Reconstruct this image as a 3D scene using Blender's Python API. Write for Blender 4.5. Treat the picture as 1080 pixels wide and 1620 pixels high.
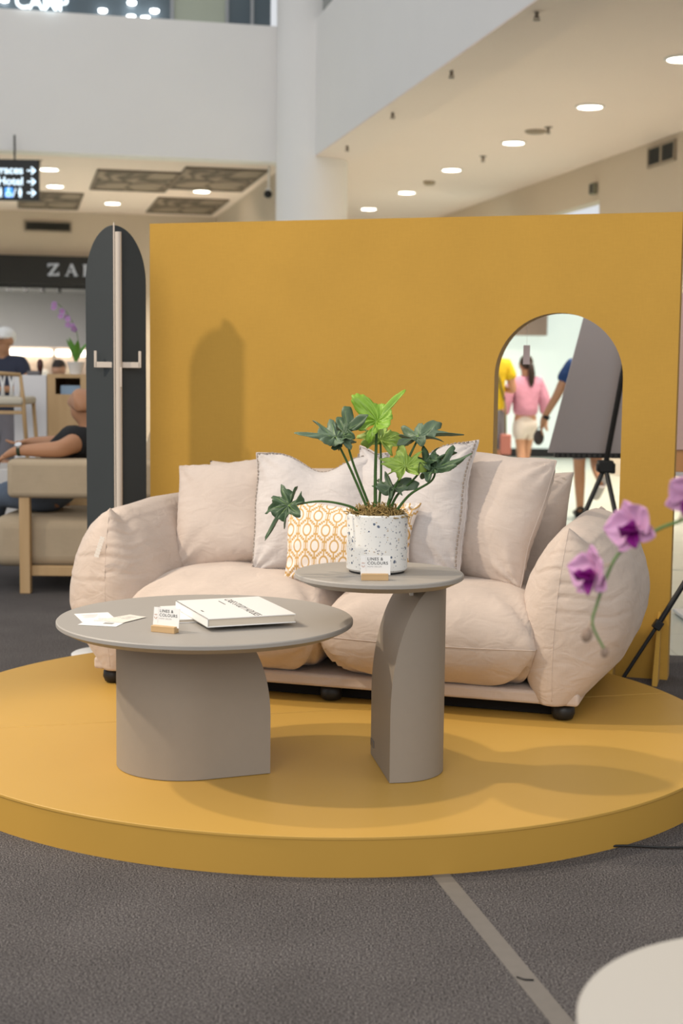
import bpy, bmesh, math, random
import numpy as np
from mathutils import Vector, Matrix, noise
random.seed(7)
R = math.radians
sc = bpy.context.scene
for o in list(bpy.data.objects): bpy.data.objects.remove(o)
COL = sc.collection

# ------------------------------------------------------------------ camera
cd = bpy.data.cameras.new('camera'); cam = bpy.data.objects.new('camera', cd); COL.objects.link(cam)
cd.sensor_fit = 'VERTICAL'; cd.sensor_height = 36.0; cd.lens = 2250.0 / 1620.0 * 36.0
cam.matrix_world = (Matrix.Translation((0, 0, 1.32)) @ Matrix.Rotation(R(90) - 0.099, 4, 'X') @ Matrix.Rotation(0.011, 4, 'Z'))
cd.clip_start = 0.05; cd.clip_end = 200
cd.dof.use_dof = True; cd.dof.focus_distance = 4.55; cd.dof.aperture_fstop = 3.2
sc.camera = cam

# ------------------------------------------------------------------ world, lights, exposure
w = bpy.data.worlds.new('world'); sc.world = w; w.use_nodes = True
bg = w.node_tree.nodes['Background']; bg.inputs[0].default_value = (0.93, 0.96, 1.0, 1); bg.inputs[1].default_value = 0.64
sc.view_settings.view_transform = 'Standard'; sc.view_settings.look = 'None'
sc.view_settings.exposure = 0.31; sc.view_settings.gamma = 1.0; sc.view_settings.use_curve_mapping = False

def spot(name, loc, target, power, size, blend, rad, col):
    l = bpy.data.lights.new(name, 'SPOT'); l.energy = power; l.spot_size = R(size); l.spot_blend = blend
    l.shadow_soft_size = rad; l.color = col
    o = bpy.data.objects.new(name, l); COL.objects.link(o); o.location = loc
    o.rotation_euler = (Vector(target) - Vector(loc)).to_track_quat('-Z', 'Y').to_euler()
    return o
def area(name, loc, target, power, sx, sy, col):
    l = bpy.data.lights.new(name, 'AREA'); l.shape = 'RECTANGLE'; l.size = sx; l.size_y = sy; l.energy = power; l.color = col
    o = bpy.data.objects.new(name, l); COL.objects.link(o); o.location = loc
    o.rotation_euler = (Vector(target) - Vector(loc)).to_track_quat('-Z', 'Y').to_euler()
    return o
spot('track_spot_key', (-7.0, 3.7, 7.2), (0.0, 5.0, 0.6), 1600, 50, 0.6, 0.16, (1.0, 0.86, 0.68))
spot('track_spot_back', (-5.6, 6.0, 6.4), (0.05, 4.1, 0.2), 900, 22, 0.5, 0.12, (1.0, 0.86, 0.68))
area('front_fill', (-2.0, -7.0, 6.5), (0.0, 6.0, 1.5), 520, 10, 6, (1.0, 0.95, 0.88))  # unseen fill light added behind the camera to brighten upright faces

# ------------------------------------------------------------------ materials
MATS = {}
def nt(m): return m.node_tree
def principled(name):
    m = bpy.data.materials.new(name); m.use_nodes = True
    return m, m.node_tree, m.node_tree.nodes['Principled BSDF']
def mat(name, col, rough=0.6, var=0.06, vscale=6.0, bump=0.0, bscale=120.0, metallic=0.0, spec=0.4, sheen=0.0, emit=None, alpha=None,
        stretch=(1, 1, 1), bdist=0.002, transmission=0.0, sub=0.0):
    if name in MATS: return MATS[name]
    m, t, b = principled(name); N = t.nodes; L = t.links
    tc = N.new('ShaderNodeTexCoord'); mp = N.new('ShaderNodeMapping'); mp.inputs['Scale'].default_value = stretch
    L.new(tc.outputs['Object'], mp.inputs['Vector'])
    n = N.new('ShaderNodeTexNoise'); n.inputs['Scale'].default_value = vscale; n.inputs['Detail'].default_value = 5
    L.new(mp.outputs[0], n.inputs['Vector'])
    r = N.new('ShaderNodeMixRGB'); r.blend_type = 'MIX'
    lo = [max(0, c * (1 - var)) for c in col]; hi = [min(1, c * (1 + var)) for c in col]
    r.inputs['Color1'].default_value = (*lo, 1); r.inputs['Color2'].default_value = (*hi, 1)
    L.new(n.outputs['Fac'], r.inputs['Fac']); L.new(r.outputs[0], b.inputs['Base Color'])
    b.inputs['Roughness'].default_value = rough; b.inputs['Metallic'].default_value = metallic
    b.inputs['Specular IOR Level'].default_value = spec
    if sheen: b.inputs['Sheen Weight'].default_value = sheen; b.inputs['Sheen Roughness'].default_value = 0.5
    if transmission: b.inputs['Transmission Weight'].default_value = transmission
    if sub: b.inputs['Subsurface Weight'].default_value = sub; b.inputs['Subsurface Radius'].default_value = (0.01, 0.005, 0.003)
    if emit: b.inputs['Emission Color'].default_value = (*emit[0], 1); b.inputs['Emission Strength'].default_value = emit[1]
    if bump:
        n2 = N.new('ShaderNodeTexNoise'); n2.inputs['Scale'].default_value = bscale; n2.inputs['Detail'].default_value = 3
        L.new(mp.outputs[0], n2.inputs['Vector'])
        bp = N.new('ShaderNodeBump'); bp.inputs['Strength'].default_value = bump; bp.inputs['Distance'].default_value = bdist
        L.new(n2.outputs['Fac'], bp.inputs['Height']); L.new(bp.outputs[0], b.inputs['Normal'])
    MATS[name] = m
    return m

def fabric(name, col, var=0.05, thread=420.0, bump=0.25, sheen=0.25, coarse=9.0, soft=0.0):
    """woven cloth: fine warp and weft relief, a soft mottled tone"""
    if name in MATS: return MATS[name]
    m, t, b = principled(name); N = t.nodes; L = t.links
    tc = N.new('ShaderNodeTexCoord')
    def stretched(scale, s):
        mp = N.new('ShaderNodeMapping'); mp.inputs['Scale'].default_value = s
        L.new(tc.outputs['Object'], mp.inputs['Vector'])
        n = N.new('ShaderNodeTexNoise'); n.inputs['Scale'].default_value = scale; n.inputs['Detail'].default_value = 2
        L.new(mp.outputs[0], n.inputs['Vector']); return n
    a = stretched(thread, (1, 1, 0.12)); c = stretched(thread, (0.12, 0.12, 1)); g = stretched(coarse, (1, 1, 1))
    add = N.new('ShaderNodeMath'); add.operation = 'ADD'; L.new(a.outputs['Fac'], add.inputs[0]); L.new(c.outputs['Fac'], add.inputs[1])
    hal = N.new('ShaderNodeMath'); hal.operation = 'MULTIPLY'; hal.inputs[1].default_value = 0.5; L.new(add.outputs[0], hal.inputs[0])
    mixf = N.new('ShaderNodeMath'); mixf.operation = 'ADD'; L.new(hal.outputs[0], mixf.inputs[0]); L.new(g.outputs['Fac'], mixf.inputs[1])
    mr = N.new('ShaderNodeMapRange'); mr.inputs[1].default_value = 0.6; mr.inputs[2].default_value = 1.4; L.new(mixf.outputs[0], mr.inputs[0])
    r = N.new('ShaderNodeMixRGB'); r.inputs['Color1'].default_value = (*[c_ * (1 - var * 2) for c_ in col], 1)
    r.inputs['Color2'].default_value = (*[min(1, c_ * (1 + var)) for c_ in col], 1)
    L.new(mr.outputs[0], r.inputs['Fac']); L.new(r.outputs[0], b.inputs['Base Color'])
    b.inputs['Roughness'].default_value = 0.85; b.inputs['Specular IOR Level'].default_value = 0.15
    b.inputs['Sheen Weight'].default_value = sheen; b.inputs['Sheen Roughness'].default_value = 0.5
    bp = N.new('ShaderNodeBump'); bp.inputs['Strength'].default_value = bump; bp.inputs['Distance'].default_value = 0.0015
    L.new(hal.outputs[0], bp.inputs['Height'])
    if soft:
        sn_ = stretched(11.0, (1, 1, 1.6)); sn_.inputs['Distortion'].default_value = 0.8
        b2 = N.new('ShaderNodeBump'); b2.inputs['Strength'].default_value = soft; b2.inputs['Distance'].default_value = 0.02
        L.new(sn_.outputs['Fac'], b2.inputs['Height']); L.new(b2.outputs[0], bp.inputs['Normal'])
    L.new(bp.outputs[0], b.inputs['Normal'])
    MATS[name] = m
    return m

def wood(name, col, dark, axis=2, scale=18.0, rough=0.5):
    if name in MATS: return MATS[name]
    m, t, b = principled(name); N = t.nodes; L = t.links
    tc = N.new('ShaderNodeTexCoord'); mp = N.new('ShaderNodeMapping')
    s = [1, 1, 1]; s[axis] = 0.08; mp.inputs['Scale'].default_value = s
    L.new(tc.outputs['Object'], mp.inputs['Vector'])
    n = N.new('ShaderNodeTexNoise'); n.inputs['Scale'].default_value = scale; n.inputs['Detail'].default_value = 6
    L.new(mp.outputs[0], n.inputs['Vector'])
    r = N.new('ShaderNodeMixRGB'); r.inputs['Color1'].default_value = (*dark, 1); r.inputs['Color2'].default_value = (*col, 1)
    L.new(n.outputs['Fac'], r.inputs['Fac']); L.new(r.outputs[0], b.inputs['Base Color']); b.inputs['Roughness'].default_value = rough
    MATS[name] = m
    return m

def emitter(name, col, k):
    if name in MATS: return MATS[name]
    m, t, b = principled(name)
    b.inputs['Base Color'].default_value = (*col, 1); b.inputs['Emission Color'].default_value = (*col, 1); b.inputs['Emission Strength'].default_value = k
    MATS[name] = m
    return m

def carpet():
    m, t, b = principled('carpet_loop'); N = t.nodes; L = t.links
    tc = N.new('ShaderNodeTexCoord')
    n1 = N.new('ShaderNodeTexNoise'); n1.inputs['Scale'].default_value = 210; n1.inputs['Detail'].default_value = 3; n1.inputs['Roughness'].default_value = 0.8
    n2 = N.new('ShaderNodeTexNoise'); n2.inputs['Scale'].default_value = 3.0; n2.inputs['Detail'].default_value = 3
    vo = N.new('ShaderNodeTexVoronoi'); vo.inputs['Scale'].default_value = 330
    for n in (n1, n2, vo): L.new(tc.outputs['Object'], n.inputs['Vector'])
    cr = N.new('ShaderNodeValToRGB'); e = cr.color_ramp.elements
    e[0].position = 0.40; e[0].color = (0.035, 0.031, 0.032, 1); e[1].position = 0.63; e[1].color = (0.33, 0.30, 0.29, 1)
    k = cr.color_ramp.elements.new(0.5); k.color = (0.125, 0.115, 0.114, 1)
    L.new(n1.outputs['Fac'], cr.inputs['Fac'])
    mr = N.new('ShaderNodeMapRange'); mr.inputs[1].default_value = 0.3; mr.inputs[2].default_value = 0.7; mr.inputs[3].default_value = 0.72; mr.inputs[4].default_value = 0.90
    L.new(n2.outputs['Fac'], mr.inputs[0])
    mu = N.new('ShaderNodeMixRGB'); mu.blend_type = 'MULTIPLY'; mu.inputs['Fac'].default_value = 1
    L.new(cr.outputs[0], mu.inputs['Color1']); L.new(mr.outputs[0], mu.inputs['Color2']); L.new(mu.outputs[0], b.inputs['Base Color'])
    b.inputs['Roughness'].default_value = 0.95; b.inputs['Specular IOR Level'].default_value = 0.1
    bp = N.new('ShaderNodeBump'); bp.inputs['Strength'].default_value = 0.9; bp.inputs['Distance'].default_value = 0.004
    L.new(vo.outputs['Distance'], bp.inputs['Height']); L.new(bp.outputs[0], b.inputs['Normal'])
    return m

class Expr:
    """tiny helper that turns arithmetic into shader math nodes"""
    def __init__(s, t): s.t = t
    def op(s, o, a, b=0.0, c=None):
        n = s.t.nodes.new('ShaderNodeMath'); n.operation = o
        for i, v in enumerate((a, b) if c is None else (a, b, c)):
            if isinstance(v, (int, float)): n.inputs[i].default_value = v
            else: s.t.links.new(v, n.inputs[i])
        return n.outputs[0]
    def add(s, a, b): return s.op('ADD', a, b)
    def sub(s, a, b): return s.op('SUBTRACT', a, b)
    def mul(s, a, b): return s.op('MULTIPLY', a, b)
    def mx(s, a, b): return s.op('MAXIMUM', a, b)
    def mn(s, a, b): return s.op('MINIMUM', a, b)
    def ab(s, a): return s.op('ABSOLUTE', a)
    def lt(s, a, b): return s.op('LESS_THAN', a, b)
    def fr(s, a): return s.op('FRACT', a)

def trellis():
    """white cloth printed with gold ovals inside stepped frames (UV space)"""
    m, t, b = principled('trellis_print'); E = Expr(t)
    uv = t.nodes.new('ShaderNodeUVMap'); sp = t.nodes.new('ShaderNodeSeparateXYZ'); t.links.new(uv.outputs[0], sp.inputs[0])
    U = E.mul(sp.outputs[0], 13.0); V = E.mul(sp.outputs[1], 2.55)
    col = E.op('FLOOR', U); odd = E.op('MODULO', col, 2.0)
    x = E.ab(E.sub(E.fr(U), 0.5))
    y = E.ab(E.sub(E.fr(E.add(V, E.mul(odd, 0.5))), 0.5))
    # oval ring
    ex = E.op('DIVIDE', x, 0.47); ey = E.op('DIVIDE', y, 0.205)
    rr = E.op('SQRT', E.add(E.mul(ex, ex), E.mul(ey, ey)))
    ring = E.lt(E.ab(E.sub(rr, 0.9)), 0.15)
    # stepped frame = outline of a union of boxes, drawn in the cell
    def box(a, c): return E.mx(E.sub(x, a), E.sub(y, c))
    un = E.mn(E.mn(box(0.60, 0.235), box(0.42, 0.30)), box(0.22, 0.37))
    frame = E.lt(E.ab(un), 0.034)
    stem = E.mul(E.lt(x, 0.075), E.op('GREATER_THAN', y, 0.20))
    inner = E.mul(E.lt(E.ab(E.sub(x, 0.2)), 0.03), E.op('GREATER_THAN', y, 0.36))
    p = E.mx(E.mx(ring, frame), E.mx(stem, inner))
    mix = t.nodes.new('ShaderNodeMixRGB'); mix.inputs['Color1'].default_value = (0.80, 0.72, 0.66, 1); mix.inputs['Color2'].default_value = (0.58, 0.36, 0.14, 1)
    t.links.new(p, mix.inputs['Fac']); t.links.new(mix.outputs[0], b.inputs['Base Color'])
    b.inputs['Roughness'].default_value = 0.9; b.inputs['Specular IOR Level'].default_value = 0.1
    tc = t.nodes.new('ShaderNodeTexCoord'); n = t.nodes.new('ShaderNodeTexNoise'); n.inputs['Scale'].default_value = 500
    t.links.new(tc.outputs['Object'], n.inputs['Vector'])
    bp = t.nodes.new('ShaderNodeBump'); bp.inputs['Strength'].default_value = 0.3; bp.inputs['Distance'].default_value = 0.0015
    ad = E.add(n.outputs['Fac'], E.mul(p, 0.6)); t.links.new(ad, bp.inputs['Height']); t.links.new(bp.outputs[0], b.inputs['Normal'])
    return m

def terrazzo():
    m, t, b = principled('terrazzo'); N = t.nodes; L = t.links; E = Expr(t)
    tc = N.new('ShaderNodeTexCoord'); prev = (0.80, 0.78, 0.74, 1); src = None
    dn = N.new('ShaderNodeTexNoise'); dn.inputs['Scale'].default_value = 60; L.new(tc.outputs['Object'], dn.inputs['Vector'])
    vm = N.new('ShaderNodeVectorMath'); vm.operation = 'MULTIPLY_ADD'; vm.inputs[1].default_value = (0.012,) * 3
    L.new(dn.outputs['Color'], vm.inputs[0]); L.new(tc.outputs['Object'], vm.inputs[2])
    for sc_, th, keep, c in ((70, 0.22, 0.6, (0.10, 0.13, 0.19, 1)), (120, 0.24, 0.7, (0.34, 0.34, 0.36, 1)), (150, 0.25, 0.30, (0.55, 0.44, 0.32, 1))):
        v = N.new('ShaderNodeTexVoronoi'); v.inputs['Scale'].default_value = sc_; L.new(vm.outputs[0], v.inputs['Vector'])
        s = N.new('ShaderNodeSeparateXYZ'); L.new(v.outputs['Color'], s.inputs[0])
        size = E.mul(s.outputs[1], th * 1.5)
        f = E.mul(E.lt(v.outputs['Distance'], size), E.lt(s.outputs[0], keep))
        mx = N.new('ShaderNodeMixRGB'); L.new(f, mx.inputs['Fac']); mx.inputs['Color2'].default_value = c
        if src is None: mx.inputs['Color1'].default_value = prev
        else: L.new(src, mx.inputs['Color1'])
        src = mx.outputs[0]
    L.new(src, b.inputs['Base Color']); b.inputs['Roughness'].default_value = 0.55
    return m

def veined():
    """ceiling grille: brown veins over a pale ground"""
    m, t, b = principled('vein_print'); N = t.nodes; L = t.links
    tc = N.new('ShaderNodeTexCoord'); dn = N.new('ShaderNodeTexNoise'); dn.inputs['Scale'].default_value = 1.4
    L.new(tc.outputs['Object'], dn.inputs['Vector'])
    vm = N.new('ShaderNodeVectorMath'); vm.operation = 'MULTIPLY_ADD'; vm.inputs[1].default_value = (0.9, 0.9, 0)
    L.new(dn.outputs['Color'], vm.inputs[0]); L.new(tc.outputs['Object'], vm.inputs[2])
    mp = N.new('ShaderNodeMapping'); mp.inputs['Scale'].default_value = (1.0, 0.42, 1); L.new(vm.outputs[0], mp.inputs['Vector'])
    v = N.new('ShaderNodeTexVoronoi'); v.feature = 'DISTANCE_TO_EDGE'; v.inputs['Scale'].default_value = 2.6; L.new(mp.outputs[0], v.inputs['Vector'])
    cr = N.new('ShaderNodeValToRGB'); e = cr.color_ramp.elements
    e[0].position = 0.04; e[0].color = (0.075, 0.055, 0.038, 1); e[1].position = 0.15; e[1].color = (0.27, 0.215, 0.165, 1)
    L.new(v.outputs['Distance'], cr.inputs['Fac']); L.new(cr.outputs[0], b.inputs['Base Color']); b.inputs['Roughness'].default_value = 0.7
    return m

def tiles():
    m, t, b = principled('pale_floor_tile'); N = t.nodes; L = t.links
    tc = N.new('ShaderNodeTexCoord'); br = N.new('ShaderNodeTexBrick'); br.offset = 0.0
    br.inputs['Color1'].default_value = (0.47, 0.515, 0.455, 1); br.inputs['Color2'].default_value = (0.45, 0.495, 0.435, 1); br.inputs['Mortar'].default_value = (0.36, 0.40, 0.36, 1)
    br.inputs['Scale'].default_value = 1.0; br.inputs['Mortar Size'].default_value = 0.006; br.inputs['Brick Width'].default_value = 0.8; br.inputs['Row Height'].default_value = 0.8
    L.new(tc.outputs['Object'], br.inputs['Vector']); L.new(br.outputs['Color'], b.inputs['Base Color']); b.inputs['Roughness'].default_value = 0.28
    return m

M_CARPET = carpet(); M_TILE = tiles(); M_TRELLIS = trellis(); M_TERRAZZO = terrazzo(); M_VEIN = veined()
SOFA = fabric('blush_upholstery', (0.56, 0.457, 0.385), var=0.05, thread=300, bump=0.2, sheen=0.2, soft=0.35)
PINKC = fabric('blush_cushion', (0.58, 0.483, 0.418), var=0.04, thread=330, bump=0.2, sheen=0.2, soft=0.35)
WHITEC = fabric('ivory_linen', (0.575, 0.525, 0.50), var=0.06, thread=260, bump=0.45, sheen=0.15, soft=0.45)
YWALL = fabric('mustard_cloth', (0.52, 0.30, 0.058), var=0.05, thread=170, bump=0.12, sheen=0.05, coarse=2.2)
YPLAT = mat('mustard_paint', (0.55, 0.325, 0.07), 0.42, 0.05, 2.2, 0.05, 60)
YSIDE = mat('mustard_laminate', (0.50, 0.285, 0.05), 0.5, 0.05, 3.0)
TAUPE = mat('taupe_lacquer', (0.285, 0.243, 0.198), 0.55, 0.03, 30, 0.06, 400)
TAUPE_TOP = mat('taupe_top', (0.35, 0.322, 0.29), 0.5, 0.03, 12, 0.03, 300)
OAK = wood('pale_oak', (0.62, 0.42, 0.22), (0.45, 0.28, 0.12))
OAKX = wood('pale_oak_cross', (0.62, 0.42, 0.22), (0.45, 0.28, 0.12), 0, 40)
BLACK = mat('black_plastic', (0.012, 0.012, 0.012), 0.45, 0.1)
BLACKM = mat('black_metal', (0.01, 0.01, 0.01), 0.4, 0.1)
WHITEP = mat('white_paint', (0.82, 0.79, 0.765), 0.75, 0.025, 1.5, 0.03, 60)
WHITEG = mat('white_gloss', (0.8, 0.79, 0.77), 0.35, 0.02)
CEIL = mat('ceiling_paint', (0.785, 0.665, 0.60), 0.85, 0.02, 1.0)
WALLB = mat('beige_wall_paint', (0.60, 0.51, 0.41), 0.85, 0.03, 1.0)
PAPER = mat('white_paper', (0.82, 0.80, 0.77), 0.7, 0.02)
SLATE = mat('slate_laminate', (0.034, 0.040, 0.042), 0.6, 0.08, 5, 0.05, 200)
CREAM = mat('cream_metal', (0.60, 0.52, 0.44), 0.4, 0.03)
BEIGEC = fabric('beige_leather', (0.49, 0.39, 0.27), var=0.04, thread=200, bump=0.1, sheen=0.0)
SKIN = mat('skin_tan', (0.50, 0.255, 0.14), 0.5, 0.08, 12, 0.05, 150, sub=0.1)
SKIN2 = mat('skin_light', (0.52, 0.28, 0.17), 0.5, 0.08, 12, sub=0.1)
HAIR = mat('dark_hair', (0.03, 0.018, 0.012), 0.5, 0.4, 60, 0.4, 200, stretch=(1, 1, 0.1))
DGREY = mat('dark_grey_metal', (0.05, 0.048, 0.045), 0.5, 0.05)
GLOW = emitter('downlight_glow', (1.0, 0.93, 0.8), 14)

# ------------------------------------------------------------------ mesh helpers
class MB:
    def __init__(s): s.v = []; s.f = []; s.uv = None; s.m = Matrix.Identity(4)
    def add(s, vs, fs):
        k = len(s.v); s.v += [tuple(s.m @ Vector(p)) for p in vs]; s.f += [tuple(k + i for i in f) for f in fs]; return s
    def box(s, c, d, rot=None):
        x, y, z = d[0] / 2, d[1] / 2, d[2] / 2
        vs = [Vector(p) for p in ((-x, -y, -z), (x, -y, -z), (x, y, -z), (-x, y, -z), (-x, -y, z), (x, -y, z), (x, y, z), (-x, y, z))]
        if rot is not None: vs = [rot @ p for p in vs]
        vs = [p + Vector(c) for p in vs]
        return s.add(vs, [(0, 3, 2, 1), (4, 5, 6, 7), (0, 1, 5, 4), (1, 2, 6, 5), (2, 3, 7, 6), (3, 0, 4, 7)])
    def span(s, a, b):
        return s.box([(p + q) / 2 for p, q in zip(a, b)], [abs(q - p) for p, q in zip(a, b)])
    def tube(s, path, rad, n=10, cap=True):
        P = [Vector(p) for p in path]; k = len(P)
        rs = rad if isinstance(rad, (list, tuple)) else [rad] * k
        vs = []; fs = []; up = None
        for i in range(k):
            t = (P[min(i + 1, k - 1)] - P[max(i - 1, 0)]).normalized()
            if up is None:
                up = t.orthogonal().normalized()
            else:
                up = (up - t * up.dot(t)); up = up.normalized() if up.length > 1e-6 else t.orthogonal().normalized()
            sd = t.cross(up)
            for j in range(n):
                a = 2 * math.pi * j / n; vs.append(P[i] + (up * math.cos(a) + sd * math.sin(a)) * rs[i])
        for i in range(k - 1):
            for j in range(n):
                a = i * n + j; b = i * n + (j + 1) % n; fs.append((a, b, b + n, a + n))
        if cap: fs.append(tuple(range(n - 1, -1, -1))); fs.append(tuple((k - 1) * n + j for j in range(n)))
        return s.add(vs, fs)
    def lathe(s, prof, n=32, c=(0, 0, 0)):
        vs = []; fs = []; k = len(prof)
        for i, (r, z) in enumerate(prof):
            for j in range(n):
                a = 2 * math.pi * j / n; vs.append((c[0] + r * math.cos(a), c[1] + r * math.sin(a), c[2] + z))
        for i in range(k - 1):
            for j in range(n):
                a = i * n + j; b = i * n + (j + 1) % n; fs.append((a, b, b + n, a + n))
        fs.append(tuple(range(n - 1, -1, -1))); fs.append(tuple((k - 1) * n + j for j in range(n)))
        return s.add(vs, fs)
    def prism(s, outline, z0, z1):
        n = len(outline)
        vs = [(x, y, z0) for x, y in outline] + [(x, y, z1) for x, y in outline]
        return s.add(vs, [tuple(range(n - 1, -1, -1)), tuple(range(n, 2 * n))] + [(i, (i + 1) % n, n + (i + 1) % n, n + i) for i in range(n)])
    def ellipsoid(s, c, r, n=16, m=10, rot=None):
        vs = []; fs = []
        for i in range(m + 1):
            ph = math.pi * i / m
            for j in range(n):
                th = 2 * math.pi * j / n
                p = Vector((r[0] * math.sin(ph) * math.cos(th), r[1] * math.sin(ph) * math.sin(th), r[2] * math.cos(ph)))
                if rot is not None: p = rot @ p
                vs.append(p + Vector(c))
        for i in range(m):
            for j in range(n):
                a = i * n + j; b = i * n + (j + 1) % n; fs.append((a + n, b + n, b, a))
        return s.add(vs, fs)
    def build(s, name, m, parent=None, smooth=False, bevel=0, angle=None, loc=None, rot=None, solid=0, sub=0, seg=2):
        me = bpy.data.meshes.new(name); me.from_pydata(s.v, [], s.f); me.validate()
        bm = bmesh.new(); bm.from_mesh(me); bmesh.ops.remove_doubles(bm, verts=bm.verts, dist=1e-6)
        bmesh.ops.recalc_face_normals(bm, faces=bm.faces); bm.to_mesh(me); bm.free()
        o = bpy.data.objects.new(name, me); COL.objects.link(o); me.materials.append(m)
        if parent: o.parent = parent
        if loc is not None: o.location = loc
        if rot is not None: o.rotation_euler = rot
        if solid: md = o.modifiers.new('solid', 'SOLIDIFY'); md.thickness = solid; md.offset = 0
        if bevel: md = o.modifiers.new('bevel', 'BEVEL'); md.width = bevel; md.segments = seg; md.limit_method = 'ANGLE'; md.angle_limit = R(35)
        if sub: md = o.modifiers.new('sub', 'SUBSURF'); md.levels = sub; md.render_levels = sub
        if smooth or bevel:
            for p in me.polygons: p.use_smooth = True
            if angle or bevel:
                try: me.set_sharp_from_angle(angle=R(angle or 40))
                except Exception: pass
        return o

def tag(o, label=None, cat=None, group=None, kind=None):
    if label: o['label'] = label
    if cat: o['category'] = cat
    if group: o['group'] = group
    if kind: o['kind'] = kind
    return o
def thing(name, label, cat, loc=(0, 0, 0), rz=0.0, group=None, rot=None):
    o = bpy.data.objects.new(name, None); COL.objects.link(o); o.location = loc
    o.rotation_euler = rot if rot is not None else (0, 0, rz); o.empty_display_size = 0.1
    return tag(o, label, cat, group)
def struct(o, label=None): o['kind'] = 'structure'; return tag(o, label)
def copy_tree(o, parent=None):
    c = o.copy(); COL.objects.link(c); c.parent = parent
    for ch in list(o.children): copy_tree(ch, c)
    return c
def text(body, size, m, parent, name='lettering', loc=(0, 0, 0), rot=(0, 0, 0), extrude=0.0, align='LEFT', space=1.0, bold=0.0, xs=1.0):
    cu = bpy.data.curves.new('t', 'FONT'); cu.body = body; cu.size = size; cu.extrude = extrude; cu.align_x = align
    cu.space_character = space; cu.offset = bold
    t = bpy.data.objects.new('t', cu); COL.objects.link(t)
    me = bpy.data.meshes.new_from_object(t); bpy.data.objects.remove(t); bpy.data.curves.remove(cu)
    me.name = name; me.materials.clear(); me.materials.append(m)
    o = bpy.data.objects.new(name, me); COL.objects.link(o); o.parent = parent; o.location = loc; o.rotation_euler = rot; o.scale = (xs, 1, 1)
    return o
def smoothed(pts, k=4):
    """Catmull-Rom through the points"""
    P = [Vector(p) for p in pts]; out = []
    for i in range(len(P) - 1):
        p0 = P[max(i - 1, 0)]; p1 = P[i]; p2 = P[i + 1]; p3 = P[min(i + 2, len(P) - 1)]
        for j in range(k):
            t = j / k
            out.append(0.5 * ((2 * p1) + (p2 - p0) * t + (2 * p0 - 5 * p1 + 4 * p2 - p3) * t * t + (3 * p1 - p0 - 3 * p2 + p3) * t ** 3))
    out.append(P[-1]); return out

# ------------------------------------------------------------------ the mall: structure
MALL = (-0.41, 18.3, 0.0); MY = math.atan2(0.223, 0.975)
def to_mall(X, Y):
    c, s = math.cos(MY), math.sin(MY); dx, dy = X - MALL[0], Y - MALL[1]
    return (c * dx + s * dy, -s * dx + c * dy)
def to_world(xm, ym):
    c, s = math.cos(MY), math.sin(MY); return (MALL[0] + c * xm - s * ym, MALL[1] + s * xm + c * ym)
def mall_box(name, a, b, m, label=None):
    return struct(MB().span(a, b).build(name, m, loc=MALL, rot=(0, 0, MY)), label)

o = struct(MB().span((-25, -6, -0.2), (18, 45, -0.006)).build('floor', M_TILE), 'pale polished tile floor of the mall')
_fl = o; _t0 = None
GROUTED = mat('tile_glaze', (0.46, 0.505, 0.445), 0.28, 0.04, 1.2)
for _i in range(5):
    for _j in range(16):
        _p = (1.0 + 0.8 * _i, 10.0 + 0.8 * _j, -0.006)
        if _t0 is None:
            _t0 = MB().box((0, 0, 0.0015), (0.792, 0.792, 0.003)).build('tile', GROUTED, _fl, loc=_p)
        else:
            _c = _t0.copy(); COL.objects.link(_c); _c.location = _p
o = struct(MB().prism([(-9, -4), (6, -4), (6, 6.1), (1.56, 6.62), (1.1, 8.4), (-0.4, 11.5), (-9, 11.5)], -0.006, 0.0).build('floor_carpet', M_CARPET), 'dark grey loop carpet laid under the display')
mall_box('wall_upper_left', (-14, 0.58, 4.0), (-0.1, 0.9, 5.71), WHITEP, 'white bulkhead of the upper floor at left')
mall_box('ceiling_left', (-14, 0.75, 4.15), (0.1, 12, 4.3), CEIL, 'beige ceiling under the upper floor at left')
mall_box('wall_storefront', (-14, 8.95, 3.34), (0.1, 9.15, 4.15), WALLB, 'beige wall above the shop sign')
mall_box('wall_storefront_pier', (-1.9, 8.95, 0), (0.1, 9.15, 3.34), WALLB)
mall_box('wall_passage', (0.0, 0.5, 0), (0.18, 9.0, 4.15), WALLB)
mall_box('wall_upper_right', (0.0, -16, 4.0), (0.55, 0.25, 5.66), WHITEP, 'white bulkhead of the upper floor at right')
mall_box('trim_1', (0.0, -16, 3.985), (0.55, 0.25, 4.0), CEIL, 'edge beam along the right ceiling')
mall_box('ceiling_right', (0.25, -16, 4.15), (4.2, 10, 4.3), CEIL, 'beige ceiling with round downlights at right')
mall_box('wall_right', (3.95, -16, 0), (4.15, 0.17, 4.15), WALLB, 'beige wall with a louvred vent at right')
mall_box('wall_right_header', (3.95, 0.17, 3.63), (4.15, 10, 4.15), WALLB)
mall_box('wall_back_right', (0.1, 9.0, 0), (4.2, 9.2, 4.15), WALLB)
cx, cy = -0.43, 18.62
struct(MB().lathe([(0.46, 0), (0.46, 9.0)], 48).build('wall_column', WHITEP, smooth=True, angle=40, loc=(cx, cy, 0)), 'round white column between the two bulkheads')
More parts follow.
